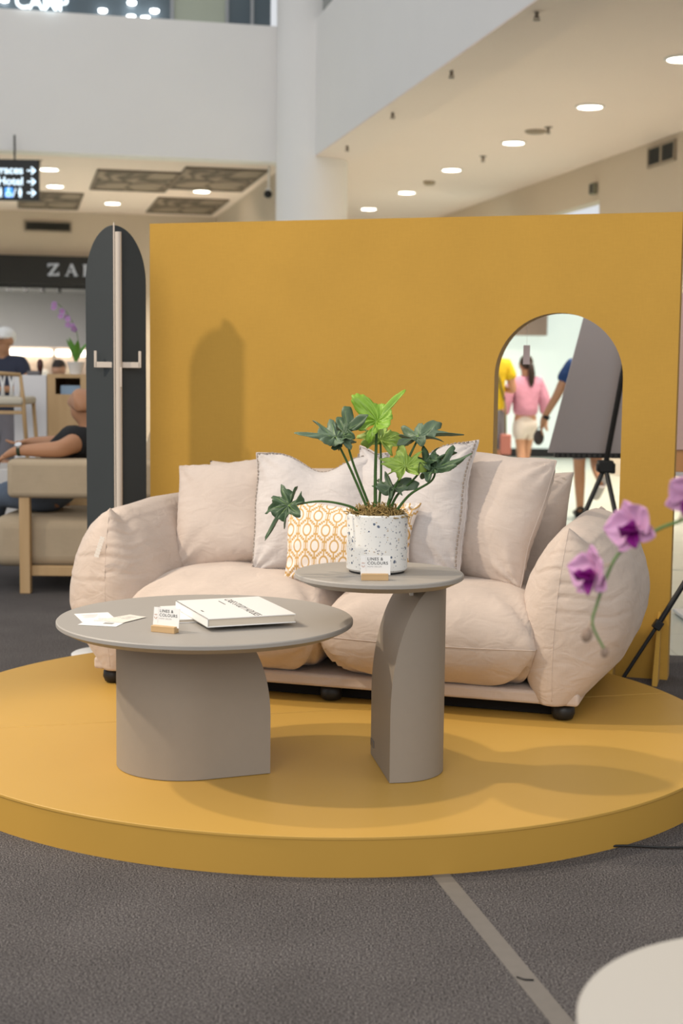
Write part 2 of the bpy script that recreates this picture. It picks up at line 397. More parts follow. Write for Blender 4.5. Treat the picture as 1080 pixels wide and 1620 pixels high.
# recess wall behind the walkers: a backlit shop front with a black plinth
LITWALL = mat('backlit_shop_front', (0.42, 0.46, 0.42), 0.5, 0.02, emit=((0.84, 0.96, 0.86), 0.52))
struct(MB().span((1.2, 22.5, 0.13), (8.5, 22.7, 3.7)).build('wall_shop_front', LITWALL), 'glowing pale green shop front behind the walkers')
struct(MB().span((1.2, 22.46, 0.0), (8.5, 22.7, 0.13)).build('baseboard_shop_front', BLACK))
o = tag(MB().span((1.9, 22.3, 1.9), (3.17, 22.5, 3.4)).build('hanging_panel', mat('taupe_panel', (0.33, 0.25, 0.2), 0.7), bevel=0.01), 'brown hanging panel at the top left inside the arch opening', 'panel')

# upper floor glazing over the left bulkhead
GLASS = mat('smoky_glass', (0.10, 0.13, 0.15), 0.12, 0.05, 1.0)
GREENG = mat('frosted_green_pane', (0.42, 0.45, 0.36), 0.5, 0.06, 2.0)
ALU = mat('grey_aluminium', (0.34, 0.35, 0.36), 0.4, 0.04)
def upper_pane(k, xa, xb, m, label):
    p = struct(MB().span((xa, 0.74, 5.71), (xb, 0.78, 8.4)).build('window_%d' % k, m, loc=MALL, rot=(0, 0, MY)), label)
    return p
xs = [to_mall(X, Y)[0] for X, Y in ((-2.19, 18.6), (-1.53, 18.7), (-1.21, 18.8), (-0.97, 18.85))]
p1 = upper_pane(1, -9.0, xs[0] - 0.05, GLASS, 'dark glazing with bright lamps above the left bulkhead')
p2 = upper_pane(2, xs[0], xs[1], GREENG, 'pale green frosted pane above the left bulkhead')
p3 = upper_pane(3, xs[1] + 0.02, xs[2] - 0.02, GLASS, 'narrow dark pane right of the green pane')
p4 = upper_pane(4, xs[2] + 0.02, -0.42, GLASS, 'dark pane beside the column')
for i, x in enumerate((xs[0] - 0.025, xs[1] + 0.01, xs[2])):
    mall_box('trim_%d' % (i + 2), (x - 0.02, 0.70, 5.71), (x + 0.02, 0.80, 8.4), ALU)
mall_box('window_5', (0.08, -16, 5.66), (0.12, -0.1, 7.5), mat('rail_glass', (0.20, 0.22, 0.20), 0.1), 'glass railing above the right bulkhead')
SIGNW = emitter('white_sign_glow', (0.85, 0.95, 1.0), 1.5)
up = thing('shop_sign', 'glowing white letters on the upper floor at the top left', 'sign', MALL, MY)
xl = to_mall(-4.07, 17.95)[0]
text('CAMP', 0.25, SIGNW, up, 'lettering', (xl, 0.55, 5.725), (R(90), 0, 0), 0.02, space=0.95, bold=0.004)
for i, (X, z) in enumerate(((-3.046, 5.771), (-2.683, 5.72), (-2.502, 5.715), (-2.383, 5.809), (-2.675, 5.89), (-4.28, 5.82))):
    xm, ym = to_mall(X, 18.3)
    b = MB().lathe([(0.02, 0.035), (0.055, 0.025), (0.055, 0.0), (0.045, -0.010)], 16).build('lamp_bulb', emitter('bulb_glow', (0.95, 0.98, 1.0), 5), loc=(*to_world(xm, 0.66), z), smooth=True, angle=30)
    tag(b, 'small round lamp behind the upper floor glazing', 'lamp', 'lamps on the upper floor')

# ------------------------------------------------------------------ ceiling fittings
def rect_mall(pts):
    q = [to_mall(*p) for p in pts]; xs_ = [p[0] for p in q]; ys_ = [p[1] for p in q]
    s = lambda v: sorted(v); a = s(xs_); b = s(ys_)
    return (a[0] + a[1]) / 2, (a[2] + a[3]) / 2, (b[0] + b[1]) / 2, (b[2] + b[3]) / 2
PF = mat('panel_frame', (0.17, 0.13, 0.1), 0.6)
plabels = ('veined brown ceiling panel beside the black direction sign, second row', 'veined brown ceiling panel left of centre in the front row', 'largest veined ceiling panel, nearest the column', 'veined ceiling panel nearest the yellow wall, behind a downlight')
for (pts, lab) in (([(-4.96, 23.48), (-6.09, 25.54), (-4.78, 25.8), (-4.24, 23.41)], plabels[0]), ([(-3.492, 20.74), (-4.06, 22.916), (-2.866, 23.13), (-2.408, 20.914)], plabels[1]),
                   ([(-2.216, 20.326), (-2.746, 22.648), (-1.645, 23.023), (-1.133, 20.619)], plabels[2]), ([(-3.065, 23.894), (-3.564, 26.094), (-2.451, 26.398), (-1.964, 24.229)], plabels[3])):
    a, b_, c, d = rect_mall(pts)
    t = thing('ceiling_panel', lab, 'ceiling panel', (*to_world((a + b_) / 2, (c + d) / 2), 4.15), MY, 'veined ceiling panels')
    hx, hy = (b_ - a) / 2, (d - c) / 2
    MB().span((-hx, -hy, -0.012), (hx, hy, 0)).build('veined_sheet', M_VEIN, t)
    f = MB()
    for s in (-1, 1): f.box((s * hx, 0, -0.012), (0.04, 2 * hy + 0.04, 0.03)).box((0, s * hy, -0.012), (2 * hx, 0.04, 0.03))
    f.build('frame', PF, t)
def downlight(X, Y, label, group, power=640, r=0.125):
    t = thing('downlight', label, 'light', (X, Y, 4.15), 0, group)
    MB().lathe([(r + 0.03, 0.0), (r + 0.03, -0.012), (r + 0.005, -0.018), (r, -0.004)], 28).build('rim', WHITEG, t, smooth=True, angle=35)
    MB().lathe([(r * 0.3, -0.003), (r, -0.006), (r, -0.010), (r * 0.3, -0.014)], 28).build('lens', GLOW, t)
    l = bpy.data.lights.new('downlight_lamp', 'SPOT'); l.energy = power; l.spot_size = R(110); l.spot_blend = 0.7; l.shadow_soft_size = 0.1; l.color = (1, 0.89, 0.76)
    q = bpy.data.objects.new('downlight_lamp', l); COL.objects.link(q); q.parent = t; q.location = (0, 0, -0.03)
for (X, Y), nm in zip(((3.013, 13.132), (2.596, 15.49), (2.072, 17.924), (1.491, 20.351), (0.977, 22.953), (0.417, 25.305)),
                      ('cut by the right edge of the picture', 'largest whole one, left of the vent', 'third from the right', 'fourth from the right', 'second from the column', 'nearest the column')):
    downlight(X, Y, 'round lit downlight in the right ceiling row, ' + nm, 'downlights in the right ceiling')
for (X, Y), nm in zip(((-4.233, 20.733), (-4.537, 22.647), (-3.995, 24.87), (-2.285, 23.079)),
                      ('upper one beside the direction sign', 'lower one beside the direction sign', 'above the dark arched screen', 'between the veined panels')):
    downlight(X, Y, 'round lit downlight in the left ceiling, ' + nm, 'downlights in the left ceiling')
SPK = mat('bronze_metal', (0.16, 0.12, 0.09), 0.4, 0.1, metallic=0.6)
def sprinkler(X, Y, z, label):
    t = thing('fire_sprinkler', label, 'sprinkler', (X, Y, z), 0, 'ceiling sprinklers'); t.scale = (0.8, 0.8, 0.8)
    MB().lathe([(0.06, 0), (0.06, -0.008), (0.02, -0.02), (0.016, -0.06), (0.01, -0.075)], 14).build('body', SPK, t, smooth=True, angle=30)
    MB().lathe([(0.012, -0.085), (0.035, -0.088), (0.035, -0.094), (0.012, -0.097)], 14).build('deflector', SPK, t)
    a = MB()
    for s in (-1, 1): a.tube([(s * 0.016, 0, -0.055), (s * 0.026, 0, -0.07), (s * 0.012, 0, -0.088)], 0.005, 6)
    a.build('yoke', SPK, t)
for i, (X, Y, z) in enumerate(((1.409, 10.877, 4.0), (0.936, 12.995, 4.0), (0.485, 15.069, 4.0), (0.02, 17.296, 4.0))):
    sprinkler(X, Y, z, 'bronze sprinkler under the right edge beam, ' + ('highest in the picture', 'second from the top', 'third from the top', 'nearest the column')[i])
sprinkler(2.341, 16.808, 4.15, 'bronze sprinkler beside the flat round speaker'); sprinkler(1.811, 19.086, 4.15, 'bronze sprinkler between two downlights')
sprinkler(-4.2, 19.9, 4.15, 'bronze sprinkler above the upper left downlight')
t = tag(MB().lathe([(0.13, 0), (0.13, -0.012), (0.1, -0.03), (0.03, -0.032)], 24).build('ceiling_speaker', mat('speaker_beige', (0.3, 0.23, 0.17), 0.6), smooth=True, angle=35, loc=(2.231, 17.077, 4.15)), 'flat round beige speaker in the right ceiling', 'speaker')
t = tag(MB().lathe([(0.09, 0), (0.09, -0.03), (0.06, -0.055), (0.02, -0.06)], 20).build('smoke_detector', mat('detector_beige', (0.36, 0.28, 0.2), 0.6), smooth=True, angle=35, loc=(1.259, 21.643, 4.15)), 'small round smoke detector in the right ceiling', 'detector')
# louvred vents
def vent(label, xm, ym, z, w_, h_, halves, facing):
    t = thing('air_vent', label, 'vent', (*to_world(xm, ym), z), MY + facing)
    MB().span((-w_ / 2, -0.004, -h_ / 2), (w_ / 2, 0.0, h_ / 2)).build('backing', BLACK, t)
    f = MB()
    for s in (-1, 1): f.box((s * w_ / 2, -0.015, 0), (0.03, 0.03, h_ + 0.03)).box((0, -0.015, s * h_ / 2), (w_, 0.03, 0.03))
    if halves == 2: f.box((0, -0.015, 0), (0.05, 0.03, h_))
    f.build('frame', mat('vent_frame', (0.33, 0.27, 0.21), 0.6), t)
    n = 7; me = None
    for k in range(n):
        z_ = -h_ / 2 + (k + 0.5) * h_ / n
        if me is None:
            s0 = MB().box((0, 0, 0), (w_ - 0.03, 0.03, 0.006), Matrix.Rotation(R(-35), 3, 'X')).build('slat', DGREY, t, loc=(0, -0.016, z_)); me = s0
        else:
            s1 = s0.copy(); COL.objects.link(s1); s1.location = (0, -0.016, z_)
Xv, Yv = 0.2223 * 17.3, 17.3
vent('dark two-part louvred vent high on the right wall', 3.95, -1.72, 3.965, 0.72, 0.22, 2, R(-90))
xv = to_mall(-5.40, 26.3)[0]
vent('wide dark louvred vent above the black shop sign', xv, 8.95, 3.88, 0.82, 0.17, 1, 0)
g_ = thing('wall_speaker', 'small grey box fixed high on the right wall', 'speaker', (*to_world(3.94, 0.30), 3.79), MY + R(-90)); g_.scale = (0.7, 0.7, 0.85)
MB().span((-0.1, -0.09, -0.09), (0.1, 0.0, 0.09)).build('body', mat('grey_green_box', (0.2, 0.19, 0.14), 0.6), g_, bevel=0.015)
MB().span((-0.08, -0.097, -0.07), (0.08, -0.09, 0.07)).build('grille', DGREY, g_)
c_ = thing('security_camera', 'small security camera on the beige wall beside the column', 'camera', (-1.03, 19.35, 3.66), 0)
MB().box((0, 0.1, 0.05), (0.07, 0.14, 0.07)).box((0, 0.2, 0.2), (0.03, 0.03, 0.4)).build('bracket', WHITEG, c_, bevel=0.01)
MB().ellipsoid((0, 0, 0), (0.055, 0.055, 0.055)).build('dome', BLACK, c_, smooth=True)

# hanging direction sign
sg = thing('direction_sign', 'black hanging direction sign with white arrows at the left edge', 'sign', (-3.80, 18.0, 3.63), R(3))
MB().span((-1.75, -0.04, -0.25), (0.0, 0.04, 0.25)).build('board', BLACK, sg, bevel=0.01)
for x in (-1.5, -0.3): MB().tube([(x, 0, 0.25), (x, 0, 0.55)], 0.012, 8).build('hanging_rod', DGREY, sg)
SW = emitter('sign_lettering', (0.72, 0.88, 1.0), 0.9); SB = emitter('sign_blue', (0.06, 0.30, 0.8), 0.9)
for i, s in enumerate(('Terraces', 'Hotel')):
    text(s, 0.135, SW, sg, 'lettering', (-0.19, -0.045, 0.075 - 0.135 * i), (R(90), 0, 0), 0.001, 'RIGHT', bold=0.003)
for i in range(3):
    z = 0.115 - 0.135 * i; a = MB()
    a.box((-0.095, -0.044, z), (0.1, 0.004, 0.018))
    for s in (-1, 1): a.box((-0.067, -0.044, z + s * 0.02), (0.07, 0.004, 0.018), Matrix.Rotation(R(45 * s), 3, 'Y'))
    a.build('arrow', SW, sg)
MB().box((-0.37, -0.043, -0.155), (0.10, 0.004, 0.12)).build('blue_square', SB, sg)
def pict(x, wheel=False, skirt=False):
    b = MB(); b.lathe([(0.001, -0.003), (0.013, -0.003), (0.013, 0.003), (0.001, 0.003)], 12)
    b.v = [(x + p[0], -0.047 + p[2], -0.108 + p[1]) for p in b.v]
    if wheel:
        ring = [(x - 0.003 + 0.03 * math.cos(a), -0.047, -0.178 + 0.026 * math.sin(a)) for a in np.linspace(1.2, 5.6, 14)]
        b.tube(ring, 0.006, 6); b.tube([(x - 0.006, -0.047, -0.125), (x - 0.006, -0.047, -0.16), (x + 0.018, -0.047, -0.16), (x + 0.028, -0.047, -0.195)], 0.006, 6)
    else:
        b.box((x, -0.047, -0.15), (0.03 + 0.012 * skirt, 0.004, 0.055)).box((x - 0.009, -0.047, -0.19), (0.011, 0.004, 0.05)).box((x + 0.009, -0.047, -0.19), (0.011, 0.004, 0.05))
    b.build('pictogram', SW, sg)
pict(-0.37, True); pict(-0.23, skirt=True); pict(-0.47); pict(-0.53, skirt=True); pict(-0.6)
MB().box((-0.30, -0.046, -0.155), (0.012, 0.004, 0.11), Matrix.Rotation(R(20), 3, 'Y')).build('slash', SW, sg)

# ------------------------------------------------------------------ the shop at the left
GREYW = mat('shop_grey_wall', (0.50, 0.48, 0.48), 0.8, 0.02)
mall_box('wall_shop_back', (-14, 15.0, 0), (0.1, 15.2, 3.2), GREYW); mall_box('ceiling_shop', (-14, 9.15, 3.0), (0.1, 15.2, 3.1), GREYW)
mall_box('wall_shop_side', (-1.9, 9.15, 0), (-1.7, 15, 3.0), mat('shop_panel_grey', (0.36, 0.345, 0.34), 0.8))
area('shop_lighting', (*to_world(-6, 11.5), 2.95), (*to_world(-6, 11.5), 0), 260, 6, 3, (1, 0.95, 0.9))
fs = thing('shop_sign', 'black shop fascia with grey serif letters at the left', 'sign', MALL, MY)
MB().span((-14, 8.78, 2.82), (-1.9, 8.95, 3.34)).build('fascia', BLACK, fs)
MB().span((-14, 8.95, 2.76), (-1.9, 9.0, 2.82)).build('lower_edge', BLACK, fs)
SER = mat('silver_letter', (0.42, 0.44, 0.50), 0.5, 0.03, emit=((0.6, 0.65, 0.75), 0.12))  # the letters are unlit; a faint glow is added to lift their tone
def serif(ch, x, z, h):
    """thin and thick strokes with slab serifs"""
    b = MB(); y = 8.76; th = h * 0.2; tn = h * 0.09; sf = h * 0.07
    def bar(x0, z0, x1, z1, w_):
        d = Vector((x1 - x0, 0, z1 - z0)); b.box(((x0 + x1) / 2, y, (z0 + z1) / 2), (w_, 0.03, d.length), Matrix.Rotation(math.atan2(d.x, d.z), 3, 'Y'))
    if ch == 'Z':
        W = h * 0.95; bar(x, z + h - sf, x + W, z + h - sf, sf * 2); bar(x, z + sf, x + W, z + sf, sf * 2); bar(x + W * 0.12, z, x + W * 0.88, z + h, th); bar(x + sf, z + h, x + sf, z + h * 0.7, sf * 1.6); bar(x + W - sf, z, x + W - sf, z + h * 0.3, sf * 1.6)
    elif ch == 'A':
        W = h * 1.0; bar(x + W * 0.1, z, x + W * 0.5, z + h, tn); bar(x + W * 0.9, z, x + W * 0.5, z + h, th); bar(x + W * 0.25, z + h * 0.35, x + W * 0.7, z + h * 0.35, tn)
        bar(x - 0.02 * h, z + sf / 2, x + W * 0.27, z + sf / 2, sf); bar(x + W * 0.7, z + sf / 2, x + W * 1.05, z + sf / 2, sf)
    elif ch == 'R':
        W = h * 0.9; bar(x + W * 0.2, z, x + W * 0.2, z + h, th); bar(x, z + sf / 2, x + W * 0.4, z + sf / 2, sf); bar(x, z + h - sf / 2, x + W * 0.5, z + h - sf / 2, sf)
        b.tube([(x + W * 0.45 + 0.25 * W * math.cos(a), y, z + h * 0.74 + h * 0.22 * math.sin(a)) for a in np.linspace(-1.6, 1.6, 10)], tn * 0.8, 6)
        bar(x + W * 0.3, z + h * 0.5, x + W * 0.5, z + h * 0.5, tn); bar(x + W * 0.5, z + h * 0.5, x + W * 0.9, z, th); bar(x + W * 0.75, z + sf / 2, x + W * 1.05, z + sf / 2, sf)
    b.build('letter', SER, fs)
xz = to_mall(-5.42, 26.3)[0]
for i, ch in enumerate('ZARA'): serif(ch, xz + i * 0.315, 2.985, 0.215)
trk = thing('track_lighting', 'dark track of small spotlights on the shop ceiling', 'lamp', MALL, MY)
MB().tube([(-8.5, 10.6, 2.92), (-2.2, 10.9, 2.92)], 0.015, 6).build('rail', DGREY, trk)
for i in range(9): MB().lathe([(0.04, 0), (0.05, -0.12), (0.035, -0.13)], 10).build('spotlight', DGREY, trk, loc=(-5.4 + i * 0.32, 10.75 + i * 0.012, 2.91))
for i, (px, pz) in enumerate(((31, 458), (71, 455))):
    Y = 26.6; X = (px - 540) / 2250 * Y; z = 1.32 + (592 - pz) / 2250 * Y
    b = MB().lathe([(0.03, 0.1), (0.06, 0.08), (0.07, 0.0), (0.055, -0.01)], 14).build('shop_spotlight', emitter('shop_bulb', (0.95, 0.97, 1), 6), loc=(X, Y + 0.4, z), smooth=True, angle=30)
    tag(b, ('left' if i == 0 else 'right') + ' of two bright spotlights just under the black fascia', 'lamp', 'shop spotlights')
# lit shelf unit inside the shop
sh = thing('display_shelf', 'white shop shelf with a glowing light strip at the left', 'shelf', (*to_world(-3.37, 11.3), 0), MY)
MB().span((-1.3, -0.2, 0), (1.25, 0.2, 1.0)).build('cabinet', WHITEG, sh, bevel=0.02)
MB().span((-1.3, 0.16, 1.0), (1.25, 0.2, 1.72)).build('back_panel', mat('warm_back', (0.6, 0.5, 0.42), 0.7), sh)
for x in (-1.3, 0.44, 1.25): MB().box((x, 0.1, 1.35), (0.03, 0.1, 0.7)).build('upright', DGREY, sh)
for (a, b) in ((-0.45, 0.40), (0.47, 0.76), (0.88, 1.06)): MB().span((a, -0.10, 1.55), (b, 0.10, 1.67)).build('light_strip', emitter('strip_glow', (1, 0.9, 0.76), 3.0), sh, bevel=0.02)
STOCK = [mat('stock_%d' % i, c, 0.7) for i, c in enumerate(((0.55, 0.4, 0.3), (0.7, 0.66, 0.6), (0.25, 0.16, 0.1), (0.6, 0.5, 0.36)))]
for i in range(9):
    x = -1.12 + i * 0.27; h = 0.2 + 0.2 * random.random()
    b = MB().box((0, 0, h / 2), (0.18, 0.2, h)).build('folded_stock', STOCK[i % 4], bevel=0.03)
    b.location = (*to_world(-3.37 + x, 11.24), 1.0); b.rotation_euler = (0, 0, MY)
    tag(b, 'small blurred item of stock on the lit shop shelf', 'merchandise', 'stock on the shop shelf')

# ------------------------------------------------------------------ the display set
SO = Vector((-0.061, 5.1105)); SYAW = R(-17.394)
U = Vector((math.cos(SYAW), math.sin(SYAW))); V = Vector((-U.y, U.x))
PZ = 0.11                                            # top of the platform
def set_pt(x, y, z=0.0):
    p = SO + U * x + V * y; return (p.x, p.y, z + PZ)

# round platform in two halves
PC = Vector((-0.0775, 4.9795)); PA, PB, PANG = 1.407, 1.356, math.atan2(0.5736, -0.8191)
def plat_pt(a):
    x = PA * math.cos(a); y = PB * math.sin(a); c, s = math.cos(PANG), math.sin(PANG)
    return Vector((PC.x + c * x - s * y, PC.y + s * x + c * y))
def half_platform(name, a0, a1, label):
    pts = [plat_pt(a0 + (a1 - a0) * i / 72) for i in range(73)]
    mid = (pts[0] + pts[-1]) / 2; t = thing(name, label, 'platform', (mid.x, mid.y, 0))
    inn = ((sum(pts, Vector((0, 0))) / len(pts)) - mid).normalized() * 0.0022
    out = [(p.x - mid.x + inn.x, p.y - mid.y + inn.y) for p in pts]
    MB().prism([(x * 0.9985, y * 0.9985) for x, y in out], 0.0, PZ - 0.009).build('skirt', YSIDE, t, smooth=True, angle=30)
    MB().prism(out, PZ - 0.009, PZ).build('deck', YPLAT, t, smooth=True, angle=30, bevel=0.0015)
    return t
seam = R(15.0)
def ang_for(d):
    best = min((abs(math.atan2(math.sin(d - th), math.cos(d - th))), a) for a in np.linspace(0, 2 * math.pi, 1440) for th in [math.atan2((plat_pt(a) - PC).y, (plat_pt(a) - PC).x)])
    return best[1]
aR = ang_for(seam); aL = ang_for(seam + math.pi)
def ccw(a, b): return (b - a) % (2 * math.pi)
half_platform('round_platform', aR, aR + ccw(aR, aL), 'back half of the round mustard platform, under the sofa')
half_platform('round_platform', aL, aL + ccw(aL, aR), 'front half of the round mustard platform, under the tables')

# mustard partition with the arched opening
wl = thing('partition_wall', 'tall mustard cloth-covered partition with an arched opening behind the sofa', 'partition', (*set_pt(-0.1, 1.36)[:2], 0), SYAW)
x0, x1, H, ax, ar, az, sill = -1.225, 1.226, 2.0, 0.718, 0.280, 1.30, 0.42
arc = [(ax + ar * math.cos(a), az + ar * math.sin(a)) for a in np.linspace(math.pi, 0, 33)]
TH = 0.095
def wall_skin(y):
    """outer rectangle and arch hole, as quads"""
    vs = []; fs = []
    hole = [(ax - ar, sill)] + arc + [(ax + ar, sill)]
    outer = []
    for (hx, hz) in hole:
        if hz <= az: outer.append((x0 if hx < ax else x1, hz))
        else:
            a = math.atan2(hz - az, hx - ax)
            outer.append((ax + (hx - ax) / max(hz - az, 1e-6) * (H - az), H))
    # clamp outer to the rectangle
    outer = [(min(max(x, x0), x1), z) for x, z in outer]
    n = len(hole)
    vs = [(x, y, z) for x, z in hole] + [(x, y, z) for x, z in outer]
    fs = [(i, i + 1, n + i + 1, n + i) for i in range(n - 1)]
    k = len(vs)
    vs += [(x0, y, 0), (x1, y, 0), (x0, y, sill), (x1, y, sill), (x0, y, H), (x1, y, H)]
    fs += [(k, k + 1, 2 * n - 1, n - 1, 0, n)]
    # corner fills where the outer polyline cuts the rectangle's corners
    fs += [(n + 1, k + 4, n + 2)] if outer[1][1] < H else []
    fs += [(n + n - 3, k + 5, n + n - 2)] if outer[n - 2][1] < H else []
    return vs, fs
b = MB(); b.add(*wall_skin(0.0)); b.build('cloth_front', YWALL, wl)
b = MB(); b.add(*wall_skin(TH)); b.build('cloth_back', YWALL, wl)
hole = [(ax - ar, sill)] + arc + [(ax + ar, sill)]
b = MB(); n = len(hole)
b.add([(x, 0, z) for x, z in hole] + [(x, TH, z) for x, z in hole], [(i, i + 1, n + i + 1, n + i) for i in range(n - 1)] + [(n - 1, 0, n, 2 * n - 1)])
b.build('arch_reveal', mat('reveal_board', (0.50, 0.33, 0.13), 0.6, 0.08, 20), wl, smooth=True, angle=40)
b = MB(); b.add([(x0, 0, 0), (x1, 0, 0), (x1, 0, H), (x0, 0, H), (x0, TH, 0), (x1, TH, 0), (x1, TH, H), (x0, TH, H)], [(0, 4, 7, 3), (1, 2, 6, 5), (3, 7, 6, 2), (0, 1, 5, 4)])
b.build('cloth_edge', YWALL, wl)
for x in (x1 - 0.04, x1 - 0.23, x0 + 0.06):
    MB().add([(x - 0.008, -0.002, 0.0), (x + 0.008, -0.002, 0.0), (x + 0.012, -0.16, 0.0), (x - 0.012, -0.16, 0.0), (x - 0.008, -0.002, 0.30), (x + 0.008, -0.002, 0.30), (x + 0.012, -0.14, 0.05), (x - 0.012, -0.14, 0.05)],
             [(0, 1, 2, 3), (4, 7, 6, 5), (0, 4, 5, 1), (1, 5, 6, 2), (2, 6, 7, 3), (3, 7, 4, 0)]).build('foot_brace', YWALL, wl, bevel=0.004)
# paper strip stuck on the arch's far side, hanging into the opening
tg = thing('paper_tag', 'narrow pinkish paper tag hanging in the arch opening', 'tag', (0.822, 6.42, 1.40), SYAW)
MB().box((0, 0, 0), (0.030, 0.002, 0.085)).build('slip', mat('tag_paper', (0.52, 0.43, 0.43), 0.7), tg)
MB().tube([(0, 0, 0.04), (0.002, 0.0, 0.185)], 0.0006, 5).build('thread', PAPER, tg)

# ------------------------------------------------------------------ cushions and sofa
INNER = [None]
def nz(x, y, z, s=1.0): return noise.noise(Vector((x * s, y * s, z * s)))
def pillow_mesh(hx, hz, T, n=34, p=2.6, q=0.5, concave=0.05, deform=None, flatback=1.0, lumps=0.006, seed=0.0, pucker=0.0, wob=0.0):
    """returns verts, faces, uvs; origin at the bottom centre, front is -y"""
    k = n + 1
    ts = [math.sin(math.pi / 2 * (-1 + 2 * i / n)) * 0.55 + (-1 + 2 * i / n) * 0.45 for i in range(k)]
    vs = []; uv = []; idx = {}
    for side in (-1, 1):
        for j, v in enumerate(ts):
            for i, u in enumerate(ts):
                edge = i in (0, n) or j in (0, n)
                if side == 1 and edge: idx[(1, i, j)] = idx[(-1, i, j)]; continue
                pr = (max(0, 1 - abs(u) ** p) * max(0, 1 - abs(v) ** p)) ** q
                x = hx * u * (1 - concave * (1 - v * v) * u * u); z = hz * v * (1 - concave * (1 - u * u) * v * v)
                y = side * T * pr * (1 if side < 0 else flatback)
                y += side * lumps * pr * nz(x * 7 + seed, z * 7, side * 3.1) * 2
                for cu in (-1, 1):
                    for cv in (-1, 1):
                        du, dv = u - cu, v - cv; d = math.hypot(du, dv)
                        if d < 1.1 and not edge:
                            ang = math.atan2(dv, du); f = max(0, 1 - d / 1.1) ** 2 * min(1, d / 0.15)
                            y += side * 0.011 * f * math.sin(ang * 11 + seed * 5 + cu * 2 + cv) * (T / 0.1)
                eu, ev = (1 - abs(u)) * hx, (1 - abs(v)) * hz
                pk = math.exp(-min(eu, ev) / 0.035)
                y += side * pucker * pk * (0 if edge else 1) * math.sin((z if eu < ev else x) * 150 + 3 * nz(x * 9, z * 9, seed))
                y += wob * nz(x * 5, z * 5, seed + 9)
                x += wob * 0.5 * nz(z * 6, seed, 1.3) * abs(u) ** 6; z += wob * 0.5 * nz(x * 6, seed, 4.3) * abs(v) ** 6
                pt = (x, y, z + hz)
                if deform: pt = deform(u, v, side, *pt)
                idx[(side, i, j)] = len(vs); vs.append(pt); uv.append((u * 0.5 + 0.5, v * 0.5 + 0.5))
    fs = []
    for side in (-1, 1):
        for j in range(n):
            for i in range(n):
                f = [idx[(side, i, j)], idx[(side, i + 1, j)], idx[(side, i + 1, j + 1)], idx[(side, i, j + 1)]]
                fs.append(tuple(f if side < 0 else f[::-1]))
    rim = [idx[(-1, i, 0)] for i in range(n)] + [idx[(-1, n, j)] for j in range(n)] + [idx[(-1, n - i, n)] for i in range(n)] + [idx[(-1, 0, n - j)] for j in range(n)]
    inner = [idx[(-1, i, 1)] for i in range(1, n)] + [idx[(-1, n - 1, j)] for j in range(1, n)] + [idx[(-1, n - i, n - 1)] for i in range(1, n)] + [idx[(-1, 1, n - j)] for j in range(1, n)]
    INNER[0] = [vs[i] for i in inner]
    return vs, fs, uv, [vs[i] for i in rim]
def raw_obj(name, vs, fs, m, parent=None, uv=None, sub=0):
    me = bpy.data.meshes.new(name); me.from_pydata(vs, [], fs); me.materials.append(m)
    for p_ in me.polygons: p_.use_smooth = True
    if uv:
        l = me.uv_layers.new(name='UVMap')
        for lp in me.loops: l.data[lp.index].uv = uv[lp.vertex_index]
    o = bpy.data.objects.new(name, me); COL.objects.link(o)
    if parent: o.parent = parent
    if sub: md = o.modifiers.new('sub', 'SUBSURF'); md.levels = sub; md.render_levels = sub
    return o
def piping(rim, r, parent, m, name='piping'):
    P = [Vector(p_) for p_ in rim]; P = P + [P[0]]
    return MB().tube(P, r, 6, cap=False).build(name, m, parent, smooth=True)

